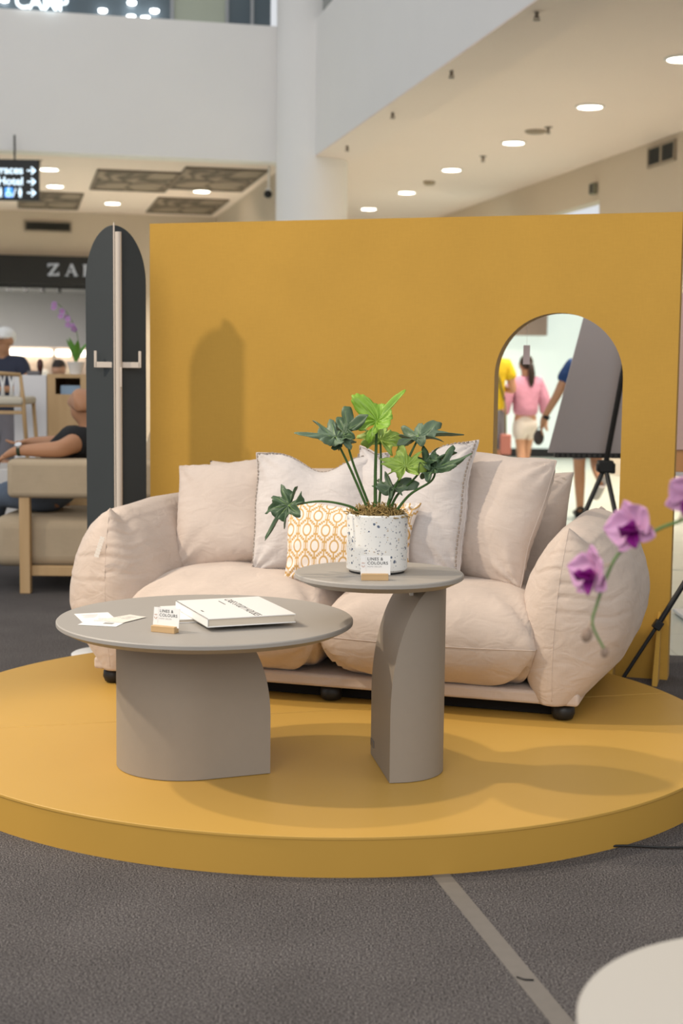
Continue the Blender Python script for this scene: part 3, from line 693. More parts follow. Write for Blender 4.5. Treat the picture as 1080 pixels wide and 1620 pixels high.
# sofa ---------------------------------------------------------------
sofa = thing('sofa', 'low blush upholstered two-seat sofa with puffy pinched arms on the platform', 'sofa', (SO.x, SO.y, PZ), SYAW)
def hprof(h, table): xs_, ys_ = zip(*table); return float(np.interp(h, xs_, ys_))
OUT = ((0, .085), (.05, .115), (.1, .145), (.2, .20), (.3, .232), (.4, .25), (.5, .25), (.6, .240), (.7, .222), (.8, .190), (.88, .153), (.95, .100), (.985, .052), (1, 0))
INN = ((0, .09), (.1, .12), (.3, .155), (.5, .16), (.6, .155), (.7, .142), (.8, .118), (.88, .09), (.95, .055), (.985, .028), (1, 0))
def arm(sgn):
    ns, nh = 72, 84; vs = []; loops = []
    rg = random.Random(11 + sgn)
    creases = [(0.93 - 0.075 * k + rg.uniform(-0.012, 0.012), rg.uniform(-0.25, 0.35), rg.uniform(0.07, 0.17), rg.uniform(0.5, 1.0), rg.choice((0, 1, 2))) for k in range(6)]
    hs = [math.sin(math.pi / 2 * k / nh) * 0.45 + 0.55 * k / nh for k in range(nh + 1)]
    for i in range(ns + 1):
        s = 0.5 - 0.5 * math.cos(math.pi * i / ns); e = abs(2 * s - 1)
        wd = max(0.0, 1 - e ** 5.0) ** 0.5
        loop = []
        for part in (0, 1):
            seq = hs if part == 0 else hs[-2::-1]
            for h in seq:
                tab = OUT if part == 0 else INN; d = 1 if part == 0 else -1
                ds = min(s, 1 - s)                                # distance from the end seam
                wv = hprof(h, tab) * wd
                x = 0.842 + 0.034 * h * h + d * wv
                # top line: a small ear at the ends, a dip just inside, level between
                zt = 0.612 - 0.022 * math.exp(-((ds - 0.07) / 0.05) ** 2) + 0.008 * math.exp(-(ds / 0.025) ** 2) + 0.015 * wd * math.exp(-((s - 0.6) / 0.3) ** 2)
                z = 0.062 + zt * h
                bul = 0.055 * (1 - (2 * h - 0.75) ** 2) - 0.045 * max(0, h - 0.75) * 4 * 0.3
                y = -0.005 + 0.97 * s
                y += (-bul if s < 0.5 else bul) * math.exp(-(ds / 0.16) ** 2)
                # creases that run in from the pinched end, and puffs between them
                dsp = 0.0
                for (hc, sl, ln, am, wh) in creases:
                    if wh == 2 or wh == part:
                        u_ = (h - hc - sl * ds * 0.5 - 0.012 * nz(ds * 14, hc * 9, sgn)) / 0.011
                        dsp -= am * 0.0055 * math.exp(-u_ * u_) * math.exp(-(ds / ln) ** 2)
                        u2 = (u_ * 0.011 - 0.022) / 0.016
                        dsp += am * 0.0022 * math.exp(-u2 * u2) * math.exp(-(ds / ln) ** 2)
                fl = min(1, wd * 2.0)
                x += d * dsp * fl
                y += (1 if s < 0.5 else -1) * dsp * -0.8 * (1 - min(1, wd * 1.2))
                x += d * 0.010 * nz(s * 5, h * 4, sgn * 3 + part) * wd
                z += 0.006 * nz(s * 5, h * 3, 7 + sgn) * wd
                loop.append(len(vs)); vs.append((sgn * x, y, z))
        loops.append(loop)
    fs = []
    for i in range(ns):
        a, b_ = loops[i], loops[i + 1]; k = len(a)
        for j in range(k):
            q_ = (a[j], a[(j + 1) % k], b_[(j + 1) % k], b_[j]); fs.append(q_ if sgn > 0 else q_[::-1])
    o = MB().add(vs, fs).build('arm', SOFA, sofa, smooth=True)
    seam_ = [vs[i] for i in loops[0][:nh + 1]]
    MB().tube([(p[0], p[1] + 0.0006, p[2]) for p in seam_[2:-1]], 0.0016, 6).build('seam', SOFA, o, smooth=True)
    return o
arms = {s: arm(s) for s in (-1, 1)}
def seat(sgn):
    hx, dep = 0.395, 0.50
    def df(u, v, side, x, y, z):
        # lay the cushion down: x stays, height axis becomes depth, thickness becomes height
        yy = -0.075 + (z) * 1.0; zz = 0.262 - y
        f = max(0, -v)
        yy -= 0.035 * (1 - u * u) * f ** 3
        if side < 0: zz += 0.012 * (1 - u * u) * (1 - v * v)
        # fuller front edge
        return (x + sgn * 0.392, yy, zz)
    vs, fs, uv, rim = pillow_mesh(hx, dep, 0.178, n=40, p=5.5, q=0.5, concave=-0.015, deform=df, lumps=0.004, seed=sgn * 3.0)
    o = MB().add(vs, fs).build('seat_cushion', SOFA, sofa, smooth=True)
    return o, rim
for s in (-1, 1):
    o, rim = seat(s); front = [p for p in rim]
    piping(rim, 0.0015, o, SOFA, 'seam')
def back(sgn):
    def df(u, v, side, x, y, z):
        lean = 0.20; zz = 0.34 + z * math.cos(lean); yy = 0.70 + z * math.sin(lean) + y
        if v > 0.6: zz -= 0.02 * (1 - u * u) * (v - 0.6)
        return (x + sgn * 0.385, yy, zz)
    vs, fs, uv, rim = pillow_mesh(0.395, 0.245, 0.15, n=30, p=4.0, q=0.5, concave=0.05, deform=df, seed=sgn * 5)
    return MB().add(vs, fs).build('back_cushion', SOFA, sofa, smooth=True)
for s in (-1, 1): back(s)
MB().span((-0.93, 0.0, 0.058), (0.93, 0.94, 0.105)).build('base_frame', SOFA, sofa, bevel=0.012, seg=3)
MB().span((-0.88, 0.10, 0.004), (0.88, 0.90, 0.06)).build('gap_shade', mat('gap_shade_black', (0.008, 0.007, 0.006), 0.95), sofa)  # black block added to give the shaded gap under the sofa its darkness
MB().span((-0.80, 0.80, 0.1), (0.80, 0.95, 0.52)).build('back_frame', SOFA, sofa, bevel=0.03, seg=3)
for x in (-0.87, 0.015, 0.87):
    for y in (0.055, 0.88):
        MB().lathe([(0.012, 0.0), (0.034, 0.006), (0.042, 0.025), (0.040, 0.045), (0.026, 0.060), (0.01, 0.061)], 20).build('foot', BLACK, sofa, smooth=True, loc=(x, y, 0))
# perforated care tag on the left arm
tgm = MB()
for i in range(7):
    a = i / 7; tgm.box((-0.003 * i, 0, -0.012 * i), (0.019, 0.0015, 0.0108))
ct = tgm.build('care_tag', mat('tag_white', (0.85, 0.80, 0.74), 0.6), sofa, loc=(-0.852, -0.072, 0.575), rot=(R(6), R(8), 0)); ct['label'] = 'white care tag hanging from the left arm'

# throw cushions -----------------------------------------------------
def stitches(rim, parent, m, gap=0.016, r=0.0017, out=0.0):
    P = [Vector(p) for p in rim] + [Vector(rim[0])]; b = MB(); d = 0.0; nxt = 0.0
    for a, c in zip(P, P[1:]):
        L_ = (c - a).length; 
        while nxt < d + L_ and L_ > 1e-6:
            t = (nxt - d) / L_; p = a.lerp(c, t); dr = (c - a).normalized(); sd = Vector((-dr.z, 0, dr.x))
            b.box(p + Vector((0, -0.003, 0)), (0.0105, 0.006, 0.0042), Matrix(((dr.x, 0, -dr.z), (0, 1, 0), (dr.z, 0, dr.x)))); nxt += gap
        d += L_
    o = b.build('stitching', m, parent); o['kind'] = 'stuff'
    return o
def cushion(name, label, x, y, lean, yaw, roll, hx, hz, T, m, deform=None, stitch=False, uv_on=False, z=0.432, concave=0.05, p=2.6, q=0.5, seed=0.0, pipe=True, group='cushions on the sofa'):
    e = thing(name, label, 'cushion', set_pt(x, y, z), 0, group)
    e.rotation_mode = 'XYZ'
    mrot = Matrix.Rotation(SYAW + R(yaw), 3, 'Z') @ Matrix.Rotation(-R(lean), 3, 'X') @ Matrix.Rotation(R(roll), 3, 'Y')
    e.rotation_euler = mrot.to_euler('XYZ')
    vs, fs, uv, rim = pillow_mesh(hx, hz, T, n=44, p=p, q=q, concave=concave, deform=deform, seed=seed, pucker=0.0035, wob=0.022); ring = INNER[0]
    c = raw_obj('cover', vs, fs, m, e, uv)
    if pipe: piping(rim, 0.0028, e, m)
    if stitch: stitches(ring, e, mat('stitch_thread', (0.30, 0.25, 0.21), 0.8))
    return e
def chop(depth, width, cx=0.0):
    def df(u, v, side, x, y, z):
        f = math.exp(-((u - cx) / width) ** 2) * max(0, (v + 0.2) / 1.2) ** 2
        return (x * (1 + 0.03 * v), y * (1 - 0.35 * f) , z - depth * f)
    return df
cushion('throw_cushion', 'square blush throw cushion leaning in the left corner of the sofa', -0.50, 0.36, 26, 4, -7, 0.235, 0.225, 0.105, PINKC, seed=1.0, concave=0.03, p=3.0)
cushion('throw_cushion', 'square blush throw cushion leaning on the right arm of the sofa', 0.455, 0.345, 22, -24, 3, 0.235, 0.250, 0.105, PINKC, seed=2.0, concave=0.03, p=3.0)
cushion('throw_cushion', 'ivory linen cushion with stitched edge and dented top, left of the plant', -0.125, 0.27, 20, 3, -2, 0.262, 0.245, 0.10, WHITEC, chop(0.075, 0.42, 0.05), True, seed=3.0, concave=0.04)
cushion('throw_cushion', 'ivory linen cushion with stitched edge, behind the plant on the right', 0.225, 0.26, 17, -14, -4, 0.245, 0.268, 0.10, WHITEC, chop(0.10, 0.50, -0.15), True, seed=4.0, concave=0.04)
cushion('throw_cushion', 'small oblong cushion printed with a gold trellis pattern behind the pot', 0.045, 0.115, 17, 0, 0, 0.252, 0.155, 0.062, M_TRELLIS, chop(0.02, 0.5), False, True, seed=5.0, concave=0.06, pipe=False)

# ------------------------------------------------------------------ the two tables
def table_top(name, parent, r, z, th, m):
    ch = 0.022
    prof = [(r - ch - 0.01, z - th), (r - 0.006, z - th + 0.013), (r, z - th + 0.017), (r, z - 0.003), (r - 0.003, z)]
    return MB().lathe(prof, 96).build(name, m, parent, smooth=True, angle=25)
def table_base(parent, r, c, z1, z0, sh, sv, m, nz_=28, ns=22):
    """half-stadium plan (flat end at s=0, round end at c+r); the flat end curves inward from height z0 as a quarter ellipse"""
    zs = [z1 * k / nz_ for k in range(nz_ + 1)]; rings = []; vs = []
    for z in zs:
        d = max(0.0, z - z0); cut = sh * (1 - math.sqrt(max(0, 1 - (d / sv) ** 2)))
        ring = []; 
        for side in (-1, 1):
            rng = range(ns + 1) if side < 0 else range(ns - 1, -1, -1)
            for k in rng:
                f = math.sin(math.pi / 2 * k / ns); s = cut + (c + r - cut) * f
                wd = r if s <= c else math.sqrt(max(0, r * r - (s - c) ** 2))
                ring.append(len(vs)); vs.append((s, side * wd, z))
        rings.append(ring)
    fs = []
    k = len(rings[0])
    for a, b in zip(rings, rings[1:]):
        for j in range(k): fs.append((a[j], a[(j + 1) % k], b[(j + 1) % k], b[j]))
    fs.append(tuple(rings[0][::-1])); fs.append(tuple(rings[-1]))
    return MB().add(vs, fs).build('pedestal', m, parent, smooth=True, angle=32)
DARKLINE = mat('dark_felt', (0.03, 0.026, 0.022), 0.9)
ct = thing('coffee_table', 'large low round taupe coffee table on an arched pedestal', 'table', (-0.411, 4.294, PZ))
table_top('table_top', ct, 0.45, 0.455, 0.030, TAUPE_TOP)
# pedestal: flat end at the right, axis along 22 degrees
rr = 0.21; a_ = Vector((0.927, 0.374)); n_ = Vector((0.374, -0.927)); corner = Vector((-0.206, 4.184))
flat_mid = corner - n_ * rr
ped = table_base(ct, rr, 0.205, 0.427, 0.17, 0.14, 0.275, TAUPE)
ped.location = (flat_mid.x + 0.411, flat_mid.y - 4.294, 0.002); ped.rotation_euler = (0, 0, math.atan2(-a_.y, -a_.x))
st = thing('side_table', 'small tall round taupe side table on an arched pedestal', 'table', (0.115, 4.227, PZ))
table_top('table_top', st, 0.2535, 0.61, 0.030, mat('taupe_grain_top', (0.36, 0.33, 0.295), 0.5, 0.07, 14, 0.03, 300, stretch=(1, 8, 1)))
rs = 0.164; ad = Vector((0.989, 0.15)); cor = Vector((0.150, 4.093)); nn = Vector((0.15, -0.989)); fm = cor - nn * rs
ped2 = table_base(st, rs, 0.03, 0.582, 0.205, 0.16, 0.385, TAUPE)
ped2.location = (fm.x - 0.115, fm.y - 4.227, 0.002); ped2.rotation_euler = (0, 0, math.atan2(ad.y, ad.x))
MB().box((0.095, -0.03, 0.565), (0.012, 0.05, 0.034)).build('fixing_block', WHITEG, st, bevel=0.002)
mk = MB().box((0, 0, 0), (0.003, 0.05, 0.022)).build('maker_plate', mat('plate_grey', (0.16, 0.14, 0.12), 0.5), st, bevel=0.001)
pm = fm + nn * (-rs + 0.035) - ad * 0.0015; mk.location = (pm.x - 0.115, pm.y - 4.227, 0.045); mk.rotation_euler = (0, 0, math.atan2(ad.y, ad.x))

# ------------------------------------------------------------------ things on the coffee table
CZ = PZ + 0.455
COVER = mat('book_cover_white', (0.80, 0.78, 0.75), 0.5, 0.01); INK = mat('black_ink', (0.03, 0.03, 0.03), 0.7); PAGES = mat('page_edges', (0.62, 0.54, 0.44), 0.8, 0.12, 300, stretch=(0.05, 0.05, 1))
def book(label, x, y, z, rz, w_, d_, th):
    t = thing('book', label, 'book', (x, y, z), rz)
    MB().box((0, 0, 0.0015), (w_, d_, 0.003)).build('back_cover', COVER, t, bevel=0.0006)
    MB().box((0, 0, th - 0.0015), (w_, d_, 0.003)).build('front_cover', COVER, t, bevel=0.0006)
    MB().box((-w_ / 2 + 0.0015, 0, th / 2), (0.003, d_, th)).build('spine', COVER, t, bevel=0.0006)
    MB().box((0.001, 0, th / 2), (w_ - 0.008, d_ - 0.008, th - 0.006)).build('pages', PAGES, t)
    return t
bk2 = book('thin white book lying under the larger white book', -0.435, 4.335, CZ, R(20), 0.20, 0.25, 0.012)
bk = book('large white hardback with a slanted black title on the coffee table', -0.322, 4.265, CZ + 0.012, R(22), 0.272, 0.345, 0.026)
text('CASE STUDY HOUSES', 0.034, INK, bk, 'title', (0.012, 0.150, 0.0263), (0, 0, R(-90)), 0.0, 'LEFT', space=0.95)
b = MB()
for k in range(6): b.box((-0.012, 0.118 - 0.012 * k, 0.0262), (0.004, 0.008, 0.0003))
for k in range(3): b.box((-0.112, -0.03 - 0.009 * k, 0.0262), (0.005, 0.006, 0.0003))
b.build('small_print', INK, bk)
def card_holder(label, x, y, z, rz, s=1.0):
    t = thing('card_holder', label, 'card holder', (x, y, z), rz)
    MB().box((0, 0, 0.0095), (0.078, 0.026, 0.019)).build('wooden_base', OAKX, t, bevel=0.0015)
    tilt = R(-8)
    c = MB().box((0, 0, 0.030), (0.086, 0.0015, 0.056)).build('card', PAPER, t, loc=(0.002, 0.002, 0.012), rot=(tilt, 0, 0))
    LP = mat('logo_rose', (0.55, 0.34, 0.25), 0.6); SPN = mat('card_rule', (0.6, 0.52, 0.48), 0.7)
    text('LINES &', 0.0118, INK, c, 'lettering', (-0.0235, -0.0010, 0.0445), (R(90), 0, 0), 0.0, space=1.15, bold=0.0002)
    text('COLOURS', 0.0118, INK, c, 'lettering', (-0.0235, -0.0010, 0.0325), (R(90), 0, 0), 0.0, space=1.15, bold=0.0002)
    text('HOME DECOR', 0.0056, mat('grey_ink', (0.25, 0.23, 0.22), 0.7), c, 'lettering', (-0.0235, -0.0010, 0.0245), (R(90), 0, 0), 0.0, space=1.2)
    b = MB()
    for k, rd in enumerate((0.0045, 0.003)):
        b.tube([(-0.0355 + rd * math.cos(a), -0.001, 0.029 + rd * math.sin(a)) for a in np.linspace(math.pi * 0.9, math.pi * 2.1, 10)], 0.0005, 4)
    b.box((-0.0355, -0.001, 0.0355), (0.009, 0.0004, 0.001)).box((-0.0355, -0.001, 0.0375), (0.009, 0.0004, 0.001)).build('emblem', LP, c)
    MB().box((-0.0272, -0.001, 0.034), (0.0004, 0.0003, 0.044)).build('rule', SPN, c)
    return t
card_holder('wooden card holder with a shop card at the front of the coffee table', -0.505, 4.042, CZ, R(-24))
SZ = PZ + 0.61
card_holder('wooden card holder with a shop card in front of the plant pot', 0.098, 4.066, SZ, R(2))
for i, (x, y, a, w_, d_, c) in enumerate(((-0.745, 4.275, 20, 0.105, 0.15, 'three-panel leaflet'), (-0.70, 4.20, -12, 0.12, 0.15, 'front leaflet'), (-0.66, 4.255, -38, 0.06, 0.12, 'narrow leaflet'), (-0.645, 4.24, -28, 0.06, 0.12, 'narrow leaflet'))):
    t = thing('leaflet', ('leftmost white printed sheet on the coffee table', 'front white printed sheet with a small picture on the coffee table', 'cream price slip fanned behind the white sheets', 'rightmost cream price slip of the fan')[i], 'leaflet', (x, y, CZ + 0.0006 * (i + 1)), R(a), 'papers on the coffee table')
    MB().box((0, 0, 0), (w_, d_, 0.0005)).build('sheet', PAPER if i < 2 else mat('cream_paper', (0.74, 0.68, 0.6), 0.7), t)
    b = MB()
    for k in range(5): b.box((-w_ * 0.1, d_ * (0.3 - 0.08 * k), 0.0004), (w_ * (0.5 - 0.07 * (k % 3)), 0.003, 0.0002))
    b.build('print', mat('pale_ink', (0.42, 0.4, 0.38), 0.7), t)
    if i == 1: MB().box((0.02, -0.03, 0.0004), (0.03, 0.022, 0.0002)).build('picture', mat('picture_grey', (0.3, 0.28, 0.26), 0.7), t)

# ------------------------------------------------------------------ potted plant on the side table
pp = thing('potted_plant', 'split-leaf plant in a white terrazzo pot on the side table', 'plant', (0.108, 4.245, SZ))
pr_, ph_ = 0.0915, 0.176
MB().lathe([(pr_ - 0.006, 0.006), (pr_, 0.012), (pr_, ph_ - 0.004), (pr_ - 0.003, ph_), (pr_ - 0.009, ph_), (pr_ - 0.010, ph_ - 0.02), (0.01, ph_ - 0.022)], 64).build('pot', M_TERRAZZO, pp, smooth=True, angle=35)
MB().lathe([(pr_ - 0.012, 0.0), (pr_ - 0.008, 0.0), (pr_ - 0.008, 0.007), (pr_ - 0.012, 0.007)], 48).build('pot_foot', BLACK, pp)
# moss: many curled strands
rnd = random.Random(3); b = MB()
for i in range(420):
    a = rnd.random() * 2 * math.pi; rd = (pr_ - 0.012) * math.sqrt(rnd.random()); x, y = rd * math.cos(a), rd * math.sin(a)
    z = ph_ - 0.016 + 0.022 * (1 - (rd / pr_) ** 2) + rnd.random() * 0.006
    p = Vector((x, y, z)); path = [p]; d = Vector((rnd.uniform(-1, 1), rnd.uniform(-1, 1), rnd.uniform(0, 0.9))).normalized()
    for k in range(4):
        d = (d + Vector((rnd.uniform(-.8, .8), rnd.uniform(-.8, .8), rnd.uniform(-.6, .4)))).normalized(); p = p + d * 0.008; path.append(p)
    b.tube(path, [0.0028, 0.0026, 0.0022, 0.0018, 0.0012], 5)
ms = b.build('moss', mat('dry_moss', (0.30, 0.20, 0.07), 0.9, 0.6, 60), pp, smooth=True); ms['kind'] = 'stuff'
MB().lathe([(0.001, ph_ - 0.03), (pr_ - 0.011, ph_ - 0.03), (pr_ - 0.011, ph_ - 0.018), (0.05, ph_ - 0.004), (0.001, ph_ + 0.002)], 32).build('soil', mat('soil', (0.10, 0.06, 0.025), 0.95, 0.4, 80, 0.6, 90), pp, smooth=True)
LEAFM = [mat('leaf_deep', (0.06, 0.105, 0.05), 0.5, 0.25, 40, 0.15, 90), mat('leaf_fresh', (0.20, 0.36, 0.03), 0.5, 0.2, 40, 0.15, 90), mat('leaf_pale', (0.30, 0.42, 0.08), 0.5, 0.2, 40, 0.15, 90), mat('leaf_grey_green', (0.125, 0.18, 0.11), 0.5, 0.2, 40, 0.15, 90)]
STEMM = mat('petiole', (0.06, 0.13, 0.03), 0.4, 0.2, 30)
def leaf_obj(parent, base, d, nrm, L_, W_, m, droop=0.3, fold=0.25, wave=0.02, lobes=4, seed=0):
    """deeply lobed blade around the petiole joint; d = direction of the tip, nrm = upper side"""
    d = Vector(d).normalized(); nrm = Vector(nrm); nrm = (nrm - d * nrm.dot(d)).normalized(); sd = d.cross(nrm)
    r = random.Random(seed); NA, NR = 190, 7; vs = []; fs = []
    tips = [(0, 1.0)]
    for k in range(1, lobes + 1):
        a = k / lobes
        for s_ in (-1, 1): tips.append((s_ * (14 + 132 * a ** 0.92 + r.uniform(-5, 5)), (1.0 - 0.42 * a ** 0.7) * r.uniform(0.86, 1.08)))
    tips.sort()
    def rad(th):
        best = 0.0
        for (t0, ln) in tips:
            wdt = (70.0 / lobes) if abs(t0) > 1 else 17.0
            u = abs(th - t0) / wdt
            val = ln * (max(0, 1 - u ** 1.5 * 0.55))
            best = max(best, val)
        side = 0.46 if abs(th) < 150 else 0.46 * max(0.0, (172 - abs(th)) / 22)
        best = max(best, side)
        return best * (1 + 0.07 * abs(((th + seed * 3) / 9.0) % 1 - 0.5) * 2 * min(1, best * 1.3) - 0.03)
    for i in range(NA + 1):
        th = -172 + 344 * i / NA; R_ = rad(th); a = R(th)
        for j in range(NR + 1):
            q = j / NR; x = math.sin(a) * R_ * q; y = math.cos(a) * R_ * q
            X = x * W_ * 1.25; Y = y * L_
            z = fold * abs(X) - droop * (max(0, y) ** 2 * L_ * 0.8 + 0.6 * X * X / W_) + wave * math.sin(R(th) * (2 * lobes) + seed) * q * q
            z += 0.35 * wave * math.sin(7 * q + th * 0.2)
            vs.append(Vector(base) + d * Y + sd * X + nrm * z)
    w_ = NR + 1
    for i in range(NA):
        for j in range(NR):
            a = i * w_ + j; fs.append((a, a + 1, a + w_ + 1, a + w_))
    o = MB().add(vs, fs).build('leaf', m, parent, smooth=True, solid=0.0011)
    b = MB()
    for (t0, ln) in tips:
        i = int(round((t0 + 172) / 344 * NA)); path = [vs[i * w_ + j] + nrm * 0.0003 for j in range(NR)]
        b.tube(path, [0.0013 * (1 - 0.11 * j) for j in range(NR)], 4)
    b.build('vein', mat('midrib_green', (0.22, 0.34, 0.1), 0.5), o)
    return o
PL = Vector((0.108, 4.245, SZ))
def W2P(p): return Vector(p) - PL
stem_specs = []
def plant_leaf(joint, mids, d, nrm, L_, W_, m, root, droop=0.3, fold=0.25, lobes=4, seed=0, r0=0.0036, wave=0.012):
    path = smoothed([W2P(root)] + [W2P(p) for p in mids] + [W2P(joint)], 8)
    s = MB().tube(path, [r0 * (1.25 - 0.5 * i / len(path)) for i in range(len(path))], 8).build('stem', STEMM, pp, smooth=True)
    leaf_obj(pp, W2P(joint), d, nrm, L_ * 1.18, W_ * 1.25, m, droop, fold, wave, lobes, seed)
zt = SZ + ph_ - 0.01
rt = lambda dx, dy=0.0: (0.108 + dx, 4.245 + dy, zt)
plant_leaf((0.103, 4.24, 1.170), [(0.100, 4.245, 1.02)], (0.62, 0.05, 0.72), (-0.50, -0.70, 0.45), 0.108, 0.080, LEAFM[1], rt(-0.006), 0.15, 0.55, 2, 1, 0.0048, 0.010)
plant_leaf((-0.021, 4.20, 1.122), [(0.025, 4.21, 1.03)], (-0.90, -0.25, 0.18), (0.15, -0.35, 0.95), 0.105, 0.080, LEAFM[3], rt(-0.02, -0.01), 0.25, 0.30, 4, 2)
plant_leaf((0.009, 4.22, 1.130), [(0.035, 4.235, 1.04)], (0.30, -0.20, 0.35), (-0.1, -0.55, 0.85), 0.080, 0.075, LEAFM[0], rt(-0.012, 0.01), 0.2, 0.40, 4, 3)
plant_leaf((0.115, 4.29, 1.112), [(0.118, 4.28, 1.0)], (0.10, 0.55, 0.60), (0.0, -0.75, 0.65), 0.080, 0.070, LEAFM[2], rt(0.002, 0.02), 0.4, 0.20, 4, 4)
plant_leaf((0.229, 4.28, 1.121), [(0.20, 4.27, 1.06)], (0.88, -0.1, 0.22), (-0.2, -0.40, 0.95), 0.115, 0.062, LEAFM[3], rt(0.02, 0.02), 0.15, 0.30, 4, 5)
plant_leaf((0.187, 4.19, 1.040), [(0.155, 4.215, 0.97)], (-0.15, 0.50, 0.60), (0.0, -0.75, 0.6), 0.080, 0.062, LEAFM[2], rt(0.018, -0.012), 0.3, 0.25, 4, 6)
plant_leaf((0.245, 4.21, 1.052), [(0.165, 4.235, 0.95), (0.222, 4.225, 1.01)], (0.85, -0.2, 0.35), (-0.2, -0.45, 1), 0.085, 0.052, LEAFM[0], rt(0.03), 0.2, 0.3, 4, 7)
plant_leaf((0.275, 4.17, 1.036), [(0.20, 4.20, 0.955), (0.263, 4.175, 1.0)], (0.90, -0.2, 0.38), (-0.3, -0.55, 0.9), 0.100, 0.050, LEAFM[0], rt(0.042, -0.02), 0.1, 0.3, 4, 8)
plant_leaf((0.150, 4.24, 0.968), [(0.140, 4.243, 0.93)], (0.45, 0.45, 0.22), (-0.1, -0.40, 1), 0.075, 0.062, LEAFM[3], rt(0.022, 0.004), 0.1, 0.3, 4, 9)
plant_leaf((-0.154, 4.17, 0.922), [(0.03, 4.20, 0.918), (-0.06, 4.18, 0.936)], (-0.55, -0.15, -0.62), (-0.55, -0.55, 0.55), 0.105, 0.072, LEAFM[0], rt(-0.05, -0.02), 0.15, 0.3, 4, 10)

# ------------------------------------------------------------------ foreground: white round table with an orchid
wt = thing('round_table', 'white round table at the bottom right corner', 'table', (0.664, 1.82, 0))
MB().lathe([(0.30, 0.425), (0.334, 0.432), (0.3386, 0.438), (0.3386, 0.446), (0.336, 0.45)], 96).build('table_top', mat('cream_laminate', (0.56, 0.52, 0.46), 0.5, 0.02, 4), wt, smooth=True, angle=30)
MB().lathe([(0.035, 0.02), (0.035, 0.426)], 24).build('column', WHITEG, wt, smooth=True, angle=40)
MB().lathe([(0.20, 0.0), (0.20, 0.012), (0.05, 0.022), (0.04, 0.03)], 48).build('foot_plate', WHITEG, wt, smooth=True, angle=30)
PETAL = mat('petal_pink', (0.66, 0.35, 0.56), 0.5, 0.25, 45, sub=0.15)
PETALD = mat('petal_magenta', (0.58, 0.20, 0.48), 0.5, 0.3, 50, sub=0.1)
LIP = mat('lip_purple', (0.22, 0.005, 0.19), 0.45, 0.3, 60)
BUD = mat('bud_mauve', (0.26, 0.18, 0.13), 0.6, 0.3, 90)
OSTEM = mat('orchid_stem', (0.11, 0.20, 0.055), 0.5, 0.2, 40)
OPOT = Vector((0.80, 1.98, 0.45))
oc = thing('potted_orchid', 'pink and magenta orchid spray hanging into the right foreground', 'plant', OPOT)
MB().lathe([(0.05, 0.0), (0.062, 0.11), (0.066, 0.115), (0.06, 0.118), (0.056, 0.10), (0.01, 0.098)], 40).build('pot', WHITEG, oc, smooth=True, angle=35)
OP = lambda x, z, y=2.35: Vector((x, y, z)) - OPOT
spray = [Vector((0, 0, 0.09)), Vector((-0.01, 0.02, 0.35)), OP(0.74, 1.09, 2.18), OP(0.66, 1.135, 2.27), OP(0.60, 1.105, 2.33), OP(0.567, 1.080), OP(0.531, 1.066), OP(0.497, 1.045), OP(0.462, 1.022), OP(0.442, 0.98), OP(0.427, 0.932), OP(0.4215, 0.905), OP(0.432, 0.879), OP(0.446, 0.856)]
sp_ = smoothed(spray, 6)
MB().tube(sp_, [0.0042 * (1 - 0.5 * i / len(sp_)) for i in range(len(sp_))], 8).build('stem', OSTEM, oc, smooth=True)
def petal(parent, m, w_, l_, cup, Mx, name, tip=0.75):
    vs = []; fs = []; N, K = 14, 6
    for i in range(N + 1):
        t = i / N; hw = w_ * (math.sin(math.pi * t ** tip) ** 0.75) * (0.25 + 0.75 * min(1, t * 2.2)) if 0 < t < 1 else 0.0006
        for j in range(-K, K + 1):
            s = j / K; vs.append(Mx @ Vector((s * hw, t * l_, cup * (t * t) * l_ + 0.35 * (s * hw) ** 2 / w_ + 0.0012 * math.sin(7 * s + 5 * t))))
    for i in range(N):
        for j in range(2 * K): a = i * (2 * K + 1) + j; fs.append((a, a + 1, a + 2 * K + 2, a + 2 * K + 1))
    return MB().add(vs, fs).build(name, m, parent, smooth=True, solid=0.0007)
def orchid_flower(c, face, roll, s):
    f = bpy.data.objects.new('flower', None); COL.objects.link(f); f.parent = oc; f.location = c; f.empty_display_size = 0.02
    z = Vector(face).normalized(); up = Vector((0, 0, 1)); x = up.cross(z).normalized(); y = z.cross(x)
    B = Matrix((x, y, z)).transposed().to_4x4() @ Matrix.Rotation(R(roll), 4, 'Z') @ Matrix.Scale(s, 4)
    for a in (0, 128, -128): petal(f, PETAL, 0.016, 0.040, 0.12, B @ Matrix.Rotation(R(a), 4, 'Z') @ Matrix.Rotation(R(8), 4, 'X'), 'sepal')
    for a in (72, -72): petal(f, PETAL, 0.027, 0.043, 0.22, B @ Matrix.Translation((0, 0, 0.002)) @ Matrix.Rotation(R(a), 4, 'Z') @ Matrix.Rotation(R(14), 4, 'X'), 'petal', 0.62)
    for a in (30, -30): petal(f, LIP, 0.016, 0.027, 0.9, B @ Matrix.Translation((0, -0.002, 0.004)) @ Matrix.Rotation(R(180 + a), 4, 'Z') @ Matrix.Rotation(R(50), 4, 'X'), 'lip')
    petal(f, LIP, 0.013, 0.030, -0.2, B @ Matrix.Translation((0, -0.002, 0.004)) @ Matrix.Rotation(R(180), 4, 'Z') @ Matrix.Rotation(R(35), 4, 'X'), 'lip')
    MB().ellipsoid(B @ Vector((0, 0, 0.008)), (0.005 * s, 0.005 * s, 0.006 * s), 10, 8).build('column', PETALD, f, smooth=True)
orchid_flower(OP(0.487, 1.068, 2.335), (-0.55, -0.5, 0.05), 25, 1.22)
orchid_flower(OP(0.424, 0.990, 2.335), (-0.85, -0.45, 0.1), 10, 1.22)
orchid_flower(OP(0.577, 1.122, 2.33), (-0.15, -0.8, -0.1), -20, 1.2)
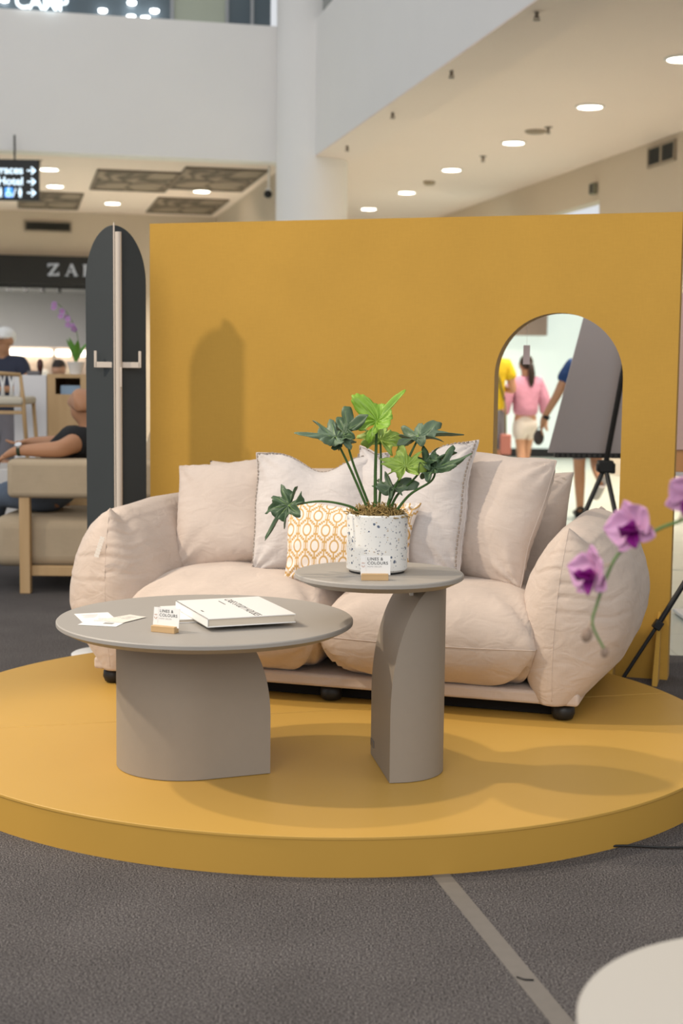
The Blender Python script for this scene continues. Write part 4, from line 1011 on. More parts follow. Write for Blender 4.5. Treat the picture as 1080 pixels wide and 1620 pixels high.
for (a, b_) in (((0.487, 1.062), (0.505, 1.05)), ((0.424, 0.99), (0.452, 1.006)), ((0.577, 1.115), (0.56, 1.078)), ((0.413, 0.89), (0.424, 0.915))):
    MB().tube([OP(a[0], a[1]), OP((a[0] + b_[0]) / 2, (a[1] + b_[1]) / 2 + 0.003), OP(*b_)], 0.0016, 6).build('flower_stalk', mat('stalk_pink', (0.5, 0.36, 0.26), 0.6), oc, smooth=True)
for (x, z, s) in ((0.413, 0.884, 1.0), (0.444, 0.855, 0.7)):
    MB().ellipsoid(OP(x, z), (0.0095 * s, 0.0085 * s, 0.0125 * s), 14, 10, Matrix.Rotation(R(12), 3, 'Y')).build('bud', BUD, oc, smooth=True)
for a in range(5):
    d = Matrix.Rotation(R(72 * a + 10), 4, 'Z') @ Matrix.Rotation(R(25), 4, 'X')
    petal(oc, LEAFM[0], 0.03, 0.17, -0.35, Matrix.Translation((0, 0, 0.10)) @ d, 'leaf', 0.8)

# ------------------------------------------------------------------ tape and cable on the carpet
t = MB(); P0, P1 = Vector((0.2725, 3.64)), Vector((0.57, 2.30)); dr = (P1 - P0).normalized(); sd = Vector((-dr.y, dr.x)) * 0.024
t.prism([tuple(P0 - sd), tuple(P0 + sd), tuple(P1 + sd), tuple(P1 - sd)][::-1], 0.0, 0.0012)
tag(t.build('floor_tape', mat('grey_tape', (0.165, 0.15, 0.135), 0.55, 0.12, 30)), 'strip of grey tape on the carpet in front of the platform', 'tape')
cab = smoothed([(0.70, 3.845, 0.006), (0.80, 3.87, 0.006), (0.95, 3.86, 0.006), (1.2, 3.90, 0.006), (1.6, 3.85, 0.006)], 6)
tag(MB().tube(cab, 0.0035, 8).build('cable', BLACK, smooth=True), 'thin black cable on the carpet beside the platform at right', 'cable')
tag(MB().tube([(0.395, 3.0, 0.003), (0.41, 2.985, 0.004), (0.43, 2.985, 0.003)], 0.002, 6).build('cable_tie', BLACK, smooth=True), 'tiny black tie on the tape strip', 'cable tie')

# ------------------------------------------------------------------ folding arched screen at the left of the partition
hs_ = thing('folding_screen', 'dark slate arched folding screen with a cream pole, left of the partition', 'screen', (-1.03, 6.44, 0))
def half_arch(end, name):
    """vertical half-arch board from the hinge to end (x, y)"""
    e = Vector((end[0], end[1])); L_ = e.length; dx = e / L_; nr = Vector((-dx.y, dx.x)) * 0.009
    prof = [(0, 0.03)] + [(L_, 0.03)] + [(L_ * math.cos(a), 1.70 + 0.255 * math.sin(a)) for a in np.linspace(0, math.pi / 2, 16)]
    n = len(prof); b = MB()
    vs = [(dx.x * s + nr.x * k, dx.y * s + nr.y * k, z) for k in (-1, 1) for s, z in prof]
    b.add(vs, [tuple(range(n)), tuple(range(2 * n - 1, n - 1, -1))] + [(i, n + i, n + (i + 1) % n, (i + 1) % n) for i in range(n)])
    return b.build(name, SLATE, hs_, bevel=0.003)
half_arch((-0.138, 0.085), 'panel'); half_arch((0.126, 0.10), 'panel')
MB().box((0.002, -0.010, 1.0), (0.006, 0.006, 1.93)).build('hinge_edge', CREAM, hs_)
MB().tube([(0.022, -0.012, 0.02), (0.022, -0.012, 1.925)], 0.0145, 16).build('pole', CREAM, hs_, smooth=True, angle=40)
for s, x in ((-1, -0.085), (1, 0.115)):
    MB().box(((x + 0.022) / 2, 0.0, 1.335), (abs(x - 0.022), 0.008, 0.026)).box((x, 0.0, 1.36), (0.012, 0.008, 0.075)).build('bracket', CREAM, hs_, bevel=0.002)
MB().box((0.034, -0.024, 1.28), (0.008, 0.01, 0.09)).build('latch', CREAM, hs_, bevel=0.002)
MB().lathe([(0.15, 0.0), (0.15, 0.008), (0.14, 0.014), (0.02, 0.018)], 48).build('base_plate', WHITEG, hs_, smooth=True, angle=30, loc=(-0.06, 0.04, 0))

# ------------------------------------------------------------------ easel with a grey board behind the arch
ez = thing('easel', 'black tripod easel seen through the arch', 'easel', (1.49, 8.0, 0))
def L3(p): return Vector(p) - Vector((1.49, 8.0, 0))
hub = L3((1.482, 8.0, 0.80))
MB().box(hub, (0.085, 0.07, 0.07)).box(hub + Vector((-0.035, 0, -0.005)), (0.03, 0.05, 0.045)).box(hub + Vector((0.04, 0, -0.01)), (0.03, 0.05, 0.06)).build('hub', BLACK, ez, bevel=0.008)
MB().tube([hub, L3((1.585, 7.86, 1.62))], 0.016, 10).build('mast', BLACK, ez, smooth=True, angle=40)
for p in ((1.13, 7.85, 0.02), (1.60, 7.55, 0.02), (1.75, 8.45, 0.02)):
    q_ = L3(p); m_ = hub.lerp(q_, 0.5)
    MB().tube([hub, m_], 0.014, 10).tube([m_, q_], 0.010, 10).build('leg', BLACK, ez, smooth=True, angle=40)
    MB().lathe([(0.018, -0.02), (0.018, 0.015), (0.011, 0.02)], 12).build('rubber_foot', BLACK, ez, loc=q_)
    MB().tube([m_ - Vector((0, 0, 0.02)), m_ + Vector((0, 0, 0.02))], 0.019, 10).build('clamp', BLACK, ez)
tr = MB().span((1.20 - 1.49, 0.02, 0.845), (1.70 - 1.49, 0.06, 0.872)).build('tray', BLACK, ez)
for i in range(16): MB().box((1.215 - 1.49 + i * 0.03, 0.018, 0.859), (0.014, 0.006, 0.016)).build('tooth', DGREY, ez)
MB().box(L3((1.566, 7.89, 1.46)), (0.06, 0.03, 0.025)).build('top_clip', BLACK, ez, bevel=0.004)
bd = thing('display_board', 'plain grey board leaning on the easel behind the arch', 'board', (1.44, 8.06, 0.872))
# the board leans toward the camera and to the right, as its mast does
vx = Vector((0.56, 0.0, 0.0)); vz = Vector((0.185, -0.13, 0.86))
o0 = Vector((-0.275, 0, 0)); nrm_ = vx.cross(vz).normalized() * 0.006
c4 = [o0, o0 + vx, o0 + vx + vz, o0 + vz]
MB().add([p - nrm_ for p in c4] + [p + nrm_ for p in c4], [(0, 1, 2, 3), (7, 6, 5, 4), (0, 4, 5, 1), (1, 5, 6, 2), (2, 6, 7, 3), (3, 7, 4, 0)]).build('board_sheet', mat('grey_board', (0.42, 0.385, 0.39), 0.7, 0.03), bd)

# ------------------------------------------------------------------ light stand at the right edge
ls = thing('tripod_stand', 'black tripod stand at the right edge, one leg in front of the partition', 'stand', (1.86, 5.98, 0))
top = Vector((-0.12, 0, 0.92))
for p in ((-0.66, 0.0, 0.0), (0.30, -0.45, 0.0), (0.30, 0.5, 0.0)):
    q_ = Vector(p); k = q_.lerp(top, 0.28) if p[0] < 0 else q_.lerp(top, 0.3)
    MB().tube([q_ + Vector((0, 0, 0.01)), k], 0.0085, 10).tube([k, top], 0.012, 10).build('leg', BLACK, ls, smooth=True, angle=40)
    MB().box(k, (0.035, 0.035, 0.04), Matrix.Rotation(R(33), 3, 'Y')).build('leg_clamp', BLACK, ls, bevel=0.004)
    MB().ellipsoid(q_ + Vector((0, 0, 0.012)), (0.014, 0.014, 0.012)).build('rubber_foot', BLACK, ls, smooth=True)
MB().tube([(-0.12, 0, 0.5), (-0.12, 0, 1.45)], 0.013, 12).build('centre_pole', BLACK, ls, smooth=True, angle=40)
MB().box(top, (0.06, 0.06, 0.08)).build('collar', BLACK, ls, bevel=0.01)

# pink poster stand and timber post beyond the right edge of the partition
ps = thing('poster_stand', 'pale pink poster board with a timber ledge past the partition edge', 'poster', (1.855, 7.6, 0))
MB().span((-0.13, -0.01, 0.92), (0.5, 0.01, 1.75)).build('poster', mat('poster_pink', (0.60, 0.42, 0.38), 0.6, 0.1, 3), ps)
MB().span((-0.13, 0.0, 0.80), (0.5, 0.05, 0.92)).build('ledge', wood('orange_timber', (0.62, 0.31, 0.12), (0.45, 0.2, 0.07)), ps, bevel=0.004)
MB().span((0.16, 0.01, 0.0), (0.21, 0.06, 1.7)).build('post', WHITEG, ps, bevel=0.004)
MB().span((0.0, -0.1, 0.0), (0.4, 0.25, 0.02)).build('foot', WHITEG, ps, bevel=0.004)
wc = thing('white_table', 'white-legged display table past the partition edge', 'table', (2.25, 8.6, 0))
MB().span((-0.2, -0.3, 0.70), (0.9, 0.4, 0.73)).build('table_top', mat('grey_lilac_top', (0.46, 0.43, 0.45), 0.5), wc, bevel=0.004)
for x in (-0.17, 0.87):
    for y in (-0.27, 0.37): MB().box((x, y, 0.35), (0.04, 0.04, 0.70)).build('leg', WHITEG, wc, bevel=0.004)

# ------------------------------------------------------------------ people
def figure(name, nodes, edges, root, m, parent, sub=2):
    keys = list(nodes); ix = {k: i for i, k in enumerate(keys)}
    me = bpy.data.meshes.new(name); me.from_pydata([nodes[k][0] for k in keys], [(ix[a], ix[b]) for a, b in edges], []); me.materials.append(m)
    o = bpy.data.objects.new(name, me); COL.objects.link(o); o.parent = parent
    sk = o.modifiers.new('skin', 'SKIN'); sk.use_smooth_shade = True
    for k in keys:
        r = nodes[k][1]; d = me.skin_vertices[0].data[ix[k]]; d.radius = r if isinstance(r, tuple) else (r, r); d.use_root = (k == root)
    s = o.modifiers.new('sub', 'SUBSURF'); s.levels = sub; s.render_levels = sub
    return o
def chain(nodes, edges, seq):
    """seq: list of (key, pos, r); links consecutive keys"""
    prev = None
    for it in seq:
        if len(it) == 3: nodes[it[0]] = (tuple(it[1]), it[2])
        if prev: edges.append((prev, it[0]))
        prev = it[0]
def hand(nodes, edges, wrist, wpos, d, side, tag_, s=1.0, curl=0.35):
    """palm and five fingers; d = direction of the hand, side = direction of the thumb"""
    d = Vector(d).normalized(); side = Vector(side); side = (side - d * side.dot(d)).normalized(); nrm = d.cross(side)
    w_ = Vector(wpos); palm = w_ + d * 0.045 * s; kn = w_ + d * 0.085 * s
    chain(nodes, edges, [(wrist,), (tag_ + 'palm', palm, (0.036 * s, 0.017 * s))])
    for i, (off, ln) in enumerate(((0.030, 0.068), (0.010, 0.078), (-0.010, 0.072), (-0.029, 0.056))):
        b = kn + side * off * s; m1 = b + (d + nrm * curl * 0.6).normalized() * ln * 0.5 * s; m2 = m1 + (d + nrm * curl * 1.8).normalized() * ln * 0.5 * s
        chain(nodes, edges, [(tag_ + 'palm',), (tag_ + 'k%d' % i, b, 0.0095 * s), (tag_ + 'm%d' % i, m1, 0.0085 * s), (tag_ + 't%d' % i, m2, 0.007 * s)])
    t0 = w_ + d * 0.03 * s + side * 0.034 * s; t1 = t0 + (d * 0.8 + side * 0.7).normalized() * 0.032 * s; t2 = t1 + (d + side * 0.2 + nrm * 0.3).normalized() * 0.03 * s
    chain(nodes, edges, [(tag_ + 'palm',), (tag_ + 'th0', t0, 0.011 * s), (tag_ + 'th1', t1, 0.0095 * s), (tag_ + 'th2', t2, 0.008 * s)])
def head_nodes(nodes, edges, neck_key, npos, up, fwd, s=1.0):
    """jaw, face, skull, nose and ears"""
    up = Vector(up).normalized(); fwd = Vector(fwd); fwd = (fwd - up * fwd.dot(up)).normalized(); sd = fwd.cross(up); n = Vector(npos)
    jaw = n + up * 0.082 * s + fwd * 0.036 * s; skull = n + up * 0.145 * s + fwd * 0.012 * s; crown = n + up * 0.200 * s - fwd * 0.005 * s
    chain(nodes, edges, [(neck_key,), ('jaw', jaw, (0.066 * s, 0.080 * s)), ('skull', skull, (0.078 * s, 0.094 * s)), ('crown', crown, (0.060 * s, 0.072 * s))])
    chain(nodes, edges, [('jaw',), ('chin', jaw + fwd * 0.048 * s - up * 0.012 * s, 0.046 * s)])
    chain(nodes, edges, [('skull',), ('brow', skull + fwd * 0.036 * s - up * 0.020 * s, 0.068 * s), ('nose', skull + fwd * 0.112 * s - up * 0.045 * s, 0.014 * s)])
    for q_ in (-1, 1): chain(nodes, edges, [('skull',), ('ear%d' % q_, skull + sd * q_ * 0.092 * s - up * 0.028 * s - fwd * 0.012 * s, (0.012 * s, 0.032 * s))])
def walker(name, label, X, Y, H, yaw, skin, shirt_m, short_m, arm_pose, leg_pose, shirt_len=0.86, loose=1.0, short_hem=0.44, shoe_m=None, hair=None, ponytail=False, sleeves=0.55, shoe_m2=None):
    """a standing or walking figure, facing +y before yaw; poses are offsets at 1.70 m height"""
    p = thing(name, label, 'person', (X, Y, 0), yaw, 'people walking past')
    k = H / 1.70
    N = {}; Ed = []
    S = lambda x, y, z: (x * k, y * k, z * k)
    chain(N, Ed, [('pelvis', S(0, 0, 0.92), (0.135 * k, 0.105 * k)), ('waist', S(0, 0, 1.08), (0.115 * k, 0.09 * k)), ('chest', S(0, 0.01, 1.26), (0.145 * k, 0.10 * k)), ('neck0', S(0, 0.0, 1.42), 0.055 * k), ('neck1', S(0, 0.015, 1.47), 0.050 * k)])
    head_nodes(N, Ed, 'neck1', S(0, 0.015, 1.47), (0, 0, 1), (0, 1, 0), k * 1.02)
    for s, nm in ((-1, 'l'), (1, 'r')):
        el, wr, hd = arm_pose[nm]
        chain(N, Ed, [('chest',), (nm + 'sh', S(s * 0.175, 0.0, 1.385), 0.058 * k), (nm + 'el', S(*el), 0.042 * k), (nm + 'wr', S(*wr), 0.029 * k)])
        hand(N, Ed, nm + 'wr', S(*wr), hd, (-s * 0.2, 1, 0.2), nm, k)
        kn, an = leg_pose[nm]
        chain(N, Ed, [('pelvis',), (nm + 'hip', S(s * 0.085, 0, 0.86), 0.088 * k), (nm + 'kn', S(*kn), 0.058 * k), (nm + 'cf', tuple(Vector(S(*kn)).lerp(Vector(S(*an)), 0.35)), 0.056 * k), (nm + 'an', S(*an), 0.036 * k)])
        an_v = Vector(S(*an)); up = (Vector(S(*kn)) - an_v).normalized(); fw = Vector((0, 1, 0)); fw = (fw - up * fw.dot(up) * 0.9).normalized()
        toe = an_v + fw * 0.15 * k - up * 0.055 * k
        chain(N, Ed, [(nm + 'an',), (nm + 'toe', tuple(toe), (0.034 * k, 0.022 * k))])
        sm = shoe_m if nm == 'l' else (shoe_m2 or shoe_m)
        if sm:
            sn = {}; se = []
            chain(sn, se, [('a', tuple(an_v + up * 0.01 * k), 0.045 * k), ('h', tuple(an_v - up * 0.055 * k - fw * 0.03 * k), 0.042 * k), ('m', tuple(an_v - up * 0.06 * k + fw * 0.07 * k), (0.046 * k, 0.036 * k)), ('t', tuple(toe + fw * 0.04 * k), (0.040 * k, 0.028 * k))])
            figure('shoe', sn, se, 'h', sm, p)
    figure('body', N, Ed, 'pelvis', skin, p)
    # shirt
    C = {}; Ce = []; g_ = 0.022 * loose
    chain(C, Ce, [('hem', S(0, 0, shirt_len), (0.150 * k + g_ * 1.3, 0.118 * k + g_ * 1.3)), ('waist', S(0, 0, 1.06), (0.136 * k + g_, 0.108 * k + g_)), ('chest', S(0, 0.005, 1.26), (0.158 * k + g_ * 0.6, 0.112 * k + g_ * 0.6)), ('col', S(0, 0, 1.42), (0.075 * k, 0.068 * k))])
    for s, nm in ((-1, 'l'), (1, 'r')):
        sh_ = Vector(S(s * 0.175, 0, 1.385)); el = Vector(S(*arm_pose[nm][0])); wr = Vector(S(*arm_pose[nm][1]))
        seq = [('chest',), (nm + 's', tuple(sh_), 0.070 * k + g_ * 0.5)]
        if sleeves <= 1: seq.append((nm + 'e', tuple(sh_.lerp(el, sleeves)), 0.064 * k + g_ * 0.6))
        else: seq += [(nm + 'e', tuple(el), 0.056 * k + g_ * 0.8), (nm + 'w', tuple(el.lerp(wr, sleeves - 1)), 0.045 * k + g_ * 0.9)]
        chain(C, Ce, seq)
    figure('shirt', C, Ce, 'chest', shirt_m, p)
    # shorts
    D = {}; De = []
    chain(D, De, [('w', S(0, 0, 0.99), (0.142 * k, 0.115 * k)), ('p', S(0, 0, 0.90), (0.152 * k, 0.126 * k))])
    for s, nm in ((-1, 'l'), (1, 'r')):
        hip = Vector(S(s * 0.085, 0, 0.86)); kn = Vector(S(*leg_pose[nm][0])); f = (0.86 - short_hem) / (0.86 - 0.48)
        chain(D, De, [('p',), (nm + 'h', tuple(hip.lerp(kn, 0.25)), 0.108 * k), (nm + 'k', tuple(hip.lerp(kn, min(1.1, f))), 0.095 * k)])
    figure('shorts', D, De, 'p', short_m, p)
    if hair:
        hc = Vector(S(0, 0.02, 1.47 + 0.15)); b = MB()
        b.ellipsoid(hc + Vector((0, -0.014 * k, 0.022 * k)), (0.088 * k, 0.104 * k, 0.098 * k), 20, 14)
        if ponytail:
            b.tube([hc + Vector((0.02, -0.085, 0.03)) * k, hc + Vector((0.035, -0.125, -0.02)) * k, hc + Vector((0.05, -0.12, -0.13)) * k, hc + Vector((0.05, -0.115, -0.24)) * k, hc + Vector((0.045, -0.11, -0.32)) * k], [0.02 * k, 0.038 * k, 0.045 * k, 0.036 * k, 0.008 * k], 10)
        b.build('hair', hair, p, smooth=True)
    return p
PINKS = mat('pink_shirt', (0.60, 0.27, 0.37), 0.8, 0.12, 14, 0.5, 22, bdist=0.02); WSHORT = mat('white_shorts', (0.68, 0.61, 0.55), 0.85, 0.06, 12, 0.4, 25, bdist=0.015)
YSHIRT = mat('yellow_shirt', (0.72, 0.47, 0.01), 0.8, 0.1, 10, 0.4, 20, bdist=0.015); GSHORT = mat('grey_shorts', (0.17, 0.155, 0.17), 0.85, 0.1, 12)
NAVY = mat('navy_shirt', (0.016, 0.05, 0.16), 0.8, 0.1, 12, 0.4, 20, bdist=0.015)
SHOEW = mat('pale_shoe', (0.55, 0.5, 0.46), 0.7, 0.08, 20); SHOEB = mat('black_shoe', (0.015, 0.015, 0.016), 0.5)
walk = {'l': ((-0.07, 0.10, 0.48), (-0.06, 0.16, 0.085)), 'r': ((0.07, -0.02, 0.47), (0.075, -0.20, 0.11))}
walk2 = {'l': ((-0.05, -0.02, 0.47), (-0.04, -0.12, 0.10)), 'r': ((0.06, 0.14, 0.49), (0.02, 0.12, 0.085))}
woman = walker('person', 'woman in a pink shirt and white shorts walking away, with a ponytail', 2.075, 16.2, 1.49, R(6), SKIN2, PINKS, WSHORT,
       {'l': ((-0.27, -0.04, 1.12), (-0.30, 0.02, 0.88), (0, 0.1, -1)), 'r': ((0.25, -0.02, 1.13), (0.29, 0.06, 0.90), (0.05, 0.1, -1))}, walk2, 0.93, 1.5, 0.62, SHOEW, HAIR, True, 1.7)
man_y = walker('person', 'person in a yellow shirt and grey shorts at the left edge of the arch', 1.60, 15.5, 1.72, R(-4), SKIN, YSHIRT, GSHORT,
       {'l': ((-0.24, -0.02, 1.12), (-0.26, 0.05, 0.88), (0, 0, -1)), 'r': ((0.25, -0.03, 1.10), (0.09, 0.10, 1.16), (-0.8, 0.3, 0.4))}, walk, 0.80, 1.2, 0.46, SHOEB, HAIR, False, 0.6)
st_ = MB().tube([(0.02, -0.135, 1.42), (0.09, -0.145, 1.25), (0.15, -0.11, 1.02)], 0.012, 6).build('bag_strap', mat('strap_olive', (0.16, 0.12, 0.03), 0.7), man_y, smooth=True)
MB().tube([(0.15, -0.11, 1.02), (0.165, -0.17, 0.85), (0.17, -0.175, 0.655)], 0.010, 6).build('bag_strap', MATS['strap_olive'], man_y, smooth=True)
man_b = walker('person', 'man in a navy shirt walking behind the grey board, one arm hanging', 2.245, 13.0, 1.70, R(3), SKIN, NAVY, GSHORT,
       {'l': ((-0.30, -0.02, 1.12), (-0.41, 0.04, 0.90), (-0.12, 0.15, -1)), 'r': ((0.25, 0.0, 1.12), (0.27, 0.1, 0.9), (0, 0.2, -1))},
       {'l': ((-0.07, 0.02, 0.48), (-0.05, 0.03, 0.085)), 'r': ((0.09, 0.05, 0.50), (0.06, -0.30, 0.36))}, 0.80, 1.2, 0.52, SHOEB, HAIR, False, 0.62, SHOEW)
MB().tube([(-0.38, 0.03, 0.935), (-0.395, 0.035, 0.905)], 0.036, 14).build('wrist_watch', BLACK, man_b, smooth=True)
# small bags the walkers carry
hb = thing('handbag', 'small dark pouch hanging from the hand of the man in navy', 'bag', (1.80, 13.05, 0.66))
MB().ellipsoid((0, 0, 0.07), (0.05, 0.035, 0.07), 16, 10).build('pouch', mat('pouch_brown', (0.06, 0.045, 0.04), 0.6, 0.4, 30), hb, smooth=True)
MB().tube([(-0.03, 0, 0.12), (0, 0, 0.17), (0.03, 0, 0.12)], 0.005, 6).build('handle', BLACK, hb, smooth=True)
bgm = MB().box((0.17, -0.17, 0.55), (0.12, 0.07, 0.22)).build('shoulder_bag', mat('coral_bag', (0.45, 0.16, 0.12), 0.7), man_y, bevel=0.015); bgm['label'] = 'small coral shoulder bag'
# shopper with a white cap at the far left
shopper = walker('person', 'blurred shopper with a white cap at the far left behind the woven chair', -3.07, 13.0, 1.66, R(160), SKIN, mat('navy_top', (0.03, 0.035, 0.06), 0.8), GSHORT,
       {'l': ((-0.30, 0.05, 1.15), (-0.12, 0.25, 1.15), (0.6, 0.5, 0)), 'r': ((0.24, 0.05, 1.12), (0.12, 0.25, 1.12), (-0.6, 0.5, 0))}, walk, 0.86, 1.3, 0.46, SHOEB, None, False, 0.6)
b = MB().ellipsoid((0, 0.0, 1.60), (0.095, 0.11, 0.085), 20, 12).box((0, 0.12, 1.58), (0.13, 0.12, 0.01)).build('cap', WHITEG, shopper, smooth=True)
sh2 = walker('person', 'blurred shopper in a pale shirt further back at the left', -2.90, 14.6, 1.60, R(170), SKIN2, mat('pale_blue_top', (0.62, 0.65, 0.72), 0.8), GSHORT,
       {'l': ((-0.24, 0.05, 1.12), (-0.22, 0.18, 0.95), (0, 0.5, -1)), 'r': ((0.24, 0.05, 1.12), (0.22, 0.2, 0.95), (0, 0.5, -1))}, walk, 0.86, 1.2, 0.46, SHOEB, HAIR, False, 0.6)
sh2.location.z = 0; sh2.scale = (0.86, 0.86, 0.86)

# ------------------------------------------------------------------ armchair at the left with the reclining man
ac = thing('armchair', 'beige upholstered armchair with oak legs at the left, behind the sofa', 'armchair', (-1.56, 8.62, 0))
def AC(x, y, z): return (x + 1.56, y - 8.62, z)
for (ya, yb) in ((8.22, 8.44), (8.98, 9.20)):
    MB().span(AC(-1.945, ya, 0.562), AC(-1.06, yb, 0.788)).build('armrest', BEIGEC, ac, bevel=0.035, seg=4)
    for x in (-1.847, -1.14):
        MB().span(AC(x - 0.031, ya + 0.02, 0.0), AC(x + 0.031, ya + 0.075, 0.57)).build('leg', OAK, ac, bevel=0.004)
    MB().span(AC(-1.84, ya + 0.06, 0.10), AC(-1.12, ya + 0.10, 0.16)).build('side_rail', OAK, ac, bevel=0.004)
MB().span(AC(-2.06, 8.31, 0.145), AC(-1.10, 9.12, 0.445)).build('seat_cushion', BEIGEC, ac, bevel=0.07, seg=5)
bc = MB().box((0, 0, 0), (0.2, 0.62, 0.62)).build('back_cushion', BEIGEC, ac, bevel=0.07, seg=5, loc=AC(-1.12, 8.71, 0.70), rot=(0, R(18), 0))
pt = MB().box((0, 0, 0), (0.045, 0.003, 0.072)).build('price_tag', PAPER, ac, loc=AC(-1.86, 8.302, 0.295), rot=(0, R(4), 0)); pt['label'] = 'white price tag on the seat front'
man = thing('person', 'bald man in a black T-shirt and jeans reclining in the beige armchair', 'person', (-1.75, 8.70, 0.445), 0)
def MN(x, y, z): return (x + 1.75, y - 8.70, z - 0.445)
N = {}; Ed = []
chain(N, Ed, [('pelvis', MN(-1.66, 8.70, 0.57), (0.13, 0.10)), ('waist', MN(-1.70, 8.70, 0.70), (0.14, 0.12)), ('chest', MN(-1.585, 8.69, 0.83), (0.15, 0.12)), ('neck0', MN(-1.545, 8.66, 0.955), 0.064), ('neck1', MN(-1.545, 8.645, 1.005), 0.060)])
head_nodes(N, Ed, 'neck1', MN(-1.585, 8.645, 0.968), (0.22, -0.06, 0.96), (-0.82, 0.40, 0.10), 1.10)
chain(N, Ed, [('chest',), ('nsh', MN(-1.575, 8.50, 0.885), 0.068), ('nel', MN(-1.655, 8.345, 0.842), 0.054), ('nfa', MN(-1.77, 8.345, 0.838), 0.046), ('nwr', MN(-1.925, 8.35, 0.832), 0.029)])
hand(N, Ed, 'nwr', MN(-1.925, 8.35, 0.832), (-0.85, 0.05, -0.5), (0.1, 1, 0.15), 'n', 1.02, 0.5)
chain(N, Ed, [('chest',), ('fsh', MN(-1.575, 8.88, 0.885), 0.066), ('fel', MN(-1.72, 9.07, 0.85), 0.052), ('fwr', MN(-1.98, 9.05, 0.85), 0.030)])
hand(N, Ed, 'fwr', MN(-1.98, 9.05, 0.85), (-1, -0.05, -0.15), (0.1, -1, 0.1), 'f', 1.02, 0.4)
for s, nm in ((-1, 'a'), (1, 'b')):
    y = 8.70 + s * 0.10
    chain(N, Ed, [('pelvis',), (nm + 'hip', MN(-1.74, y, 0.55), 0.09), (nm + 'kn', MN(-2.12, 8.70 + s * 0.14, 0.56), 0.062), (nm + 'an', MN(-2.25, 8.70 + s * 0.15, 0.12), 0.042), (nm + 'toe', MN(-2.42, 8.70 + s * 0.17, 0.05), (0.04, 0.025))])
figure('body', N, Ed, 'pelvis', SKIN, man)
C = {}; Ce = []
chain(C, Ce, [('hem', MN(-1.72, 8.70, 0.60), (0.168, 0.135)), ('waist', MN(-1.74, 8.70, 0.715), (0.165, 0.150)), ('chest', MN(-1.58, 8.69, 0.835), (0.188, 0.150)), ('col', MN(-1.55, 8.665, 0.940), 0.095)])
chain(C, Ce, [('chest',), ('ns', MN(-1.570, 8.50, 0.888), 0.102), ('ne', MN(-1.59, 8.44, 0.872), 0.090)])
chain(C, Ce, [('chest',), ('fs', MN(-1.575, 8.88, 0.885), 0.082), ('fe', MN(-1.64, 8.97, 0.872), 0.076)])
figure('t_shirt', C, Ce, 'chest', mat('black_t_shirt', (0.012, 0.012, 0.013), 0.85, 0.2, 12, 0.4, 20, bdist=0.015), man)
D = {}; De = []
chain(D, De, [('w', MN(-1.66, 8.70, 0.63), (0.168, 0.14)), ('p', MN(-1.67, 8.70, 0.56), (0.172, 0.135))])
for s, nm in ((-1, 'a'), (1, 'b')):
    chain(D, De, [('p',), (nm + 'h', MN(-1.78, 8.70 + s * 0.105, 0.545), 0.112), (nm + 'k', MN(-2.13, 8.70 + s * 0.14, 0.55), 0.080), (nm + 'a', MN(-2.24, 8.70 + s * 0.15, 0.16), 0.058)])
    sn = {}; se = []
    chain(sn, se, [('a', MN(-2.245, 8.70 + s * 0.15, 0.11), 0.05), ('h', MN(-2.25, 8.70 + s * 0.15, 0.05), 0.046), ('m', MN(-2.36, 8.70 + s * 0.165, 0.045), (0.048, 0.042)), ('t', MN(-2.46, 8.70 + s * 0.18, 0.04), (0.042, 0.036))])
    figure('shoe', sn, se, 'h', SHOEB, man)
figure('jeans', D, De, 'p', mat('blue_jeans', (0.11, 0.14, 0.19), 0.85, 0.25, 10, 0.4, 30, bdist=0.01), man)
MB().tube([MN(-1.885, 8.348, 0.834), MN(-1.905, 8.35, 0.833)], 0.034, 16).build('watch_strap', mat('green_strap', (0.03, 0.045, 0.025), 0.7), man, smooth=True)
MB().tube([MN(-1.897, 8.335, 0.86), MN(-1.898, 8.327, 0.872)], 0.020, 16).build('watch_case', mat('steel', (0.75, 0.75, 0.76), 0.25, metallic=0.6), man, smooth=True, angle=40)

# ------------------------------------------------------------------ plinth, cabinet, woven chair, background orchid
tag(MB().span((-3.6, 9.75, 0), (-2.0, 10.42, 0.62)).build('display_plinth', mat('plinth_white', (0.70, 0.67, 0.64), 0.5), bevel=0.005), 'white plinth under the woven oak chair', 'plinth')
tag(MB().span((-2.42, 10.5, 0), (-2.18, 11.1, 1.262)).build('white_cabinet', mat('white_panel', (0.74, 0.73, 0.74), 0.5), bevel=0.004), 'plain white cabinet side between the woven chair and the oak cabinet', 'cabinet')
kb = thing('oak_cabinet', 'pale oak cabinet with a cut-out hand grip under the orchid', 'cabinet', (-1.95, 10.8, 0))
cw, cz = 0.225, 1.272
fr = MB()
hx0, hx1, hz0, hz1 = -0.165, 0.02, 1.125, 1.245
fr.span((-cw, -0.30, 0), (hx0, -0.28, cz)).span((hx1, -0.30, 0), (cw, -0.28, cz)).span((hx0, -0.30, 0), (hx1, -0.28, hz0)).span((hx0, -0.30, hz1), (hx1, -0.28, cz))
fr.build('front_panel', OAK, kb)
MB().span((-cw, -0.28, 0), (-cw + 0.02, 0.30, cz)).build('side_panel', OAK, kb); MB().span((cw - 0.02, -0.28, 0), (cw, 0.30, cz)).build('side_panel', OAK, kb)
MB().span((-cw, -0.28, cz - 0.02), (cw, 0.30, cz)).build('top_panel', OAK, kb); MB().span((-cw, 0.28, 0), (cw, 0.30, cz)).build('back_panel', OAK, kb)
tag(MB().span((-2.09, 10.57, 1.0), (-1.92, 10.60, 1.19)).build('blue_box', mat('pale_blue_card', (0.36, 0.50, 0.66), 0.6), bevel=0.003), 'pale blue box seen in the grip of the oak cabinet', 'box')
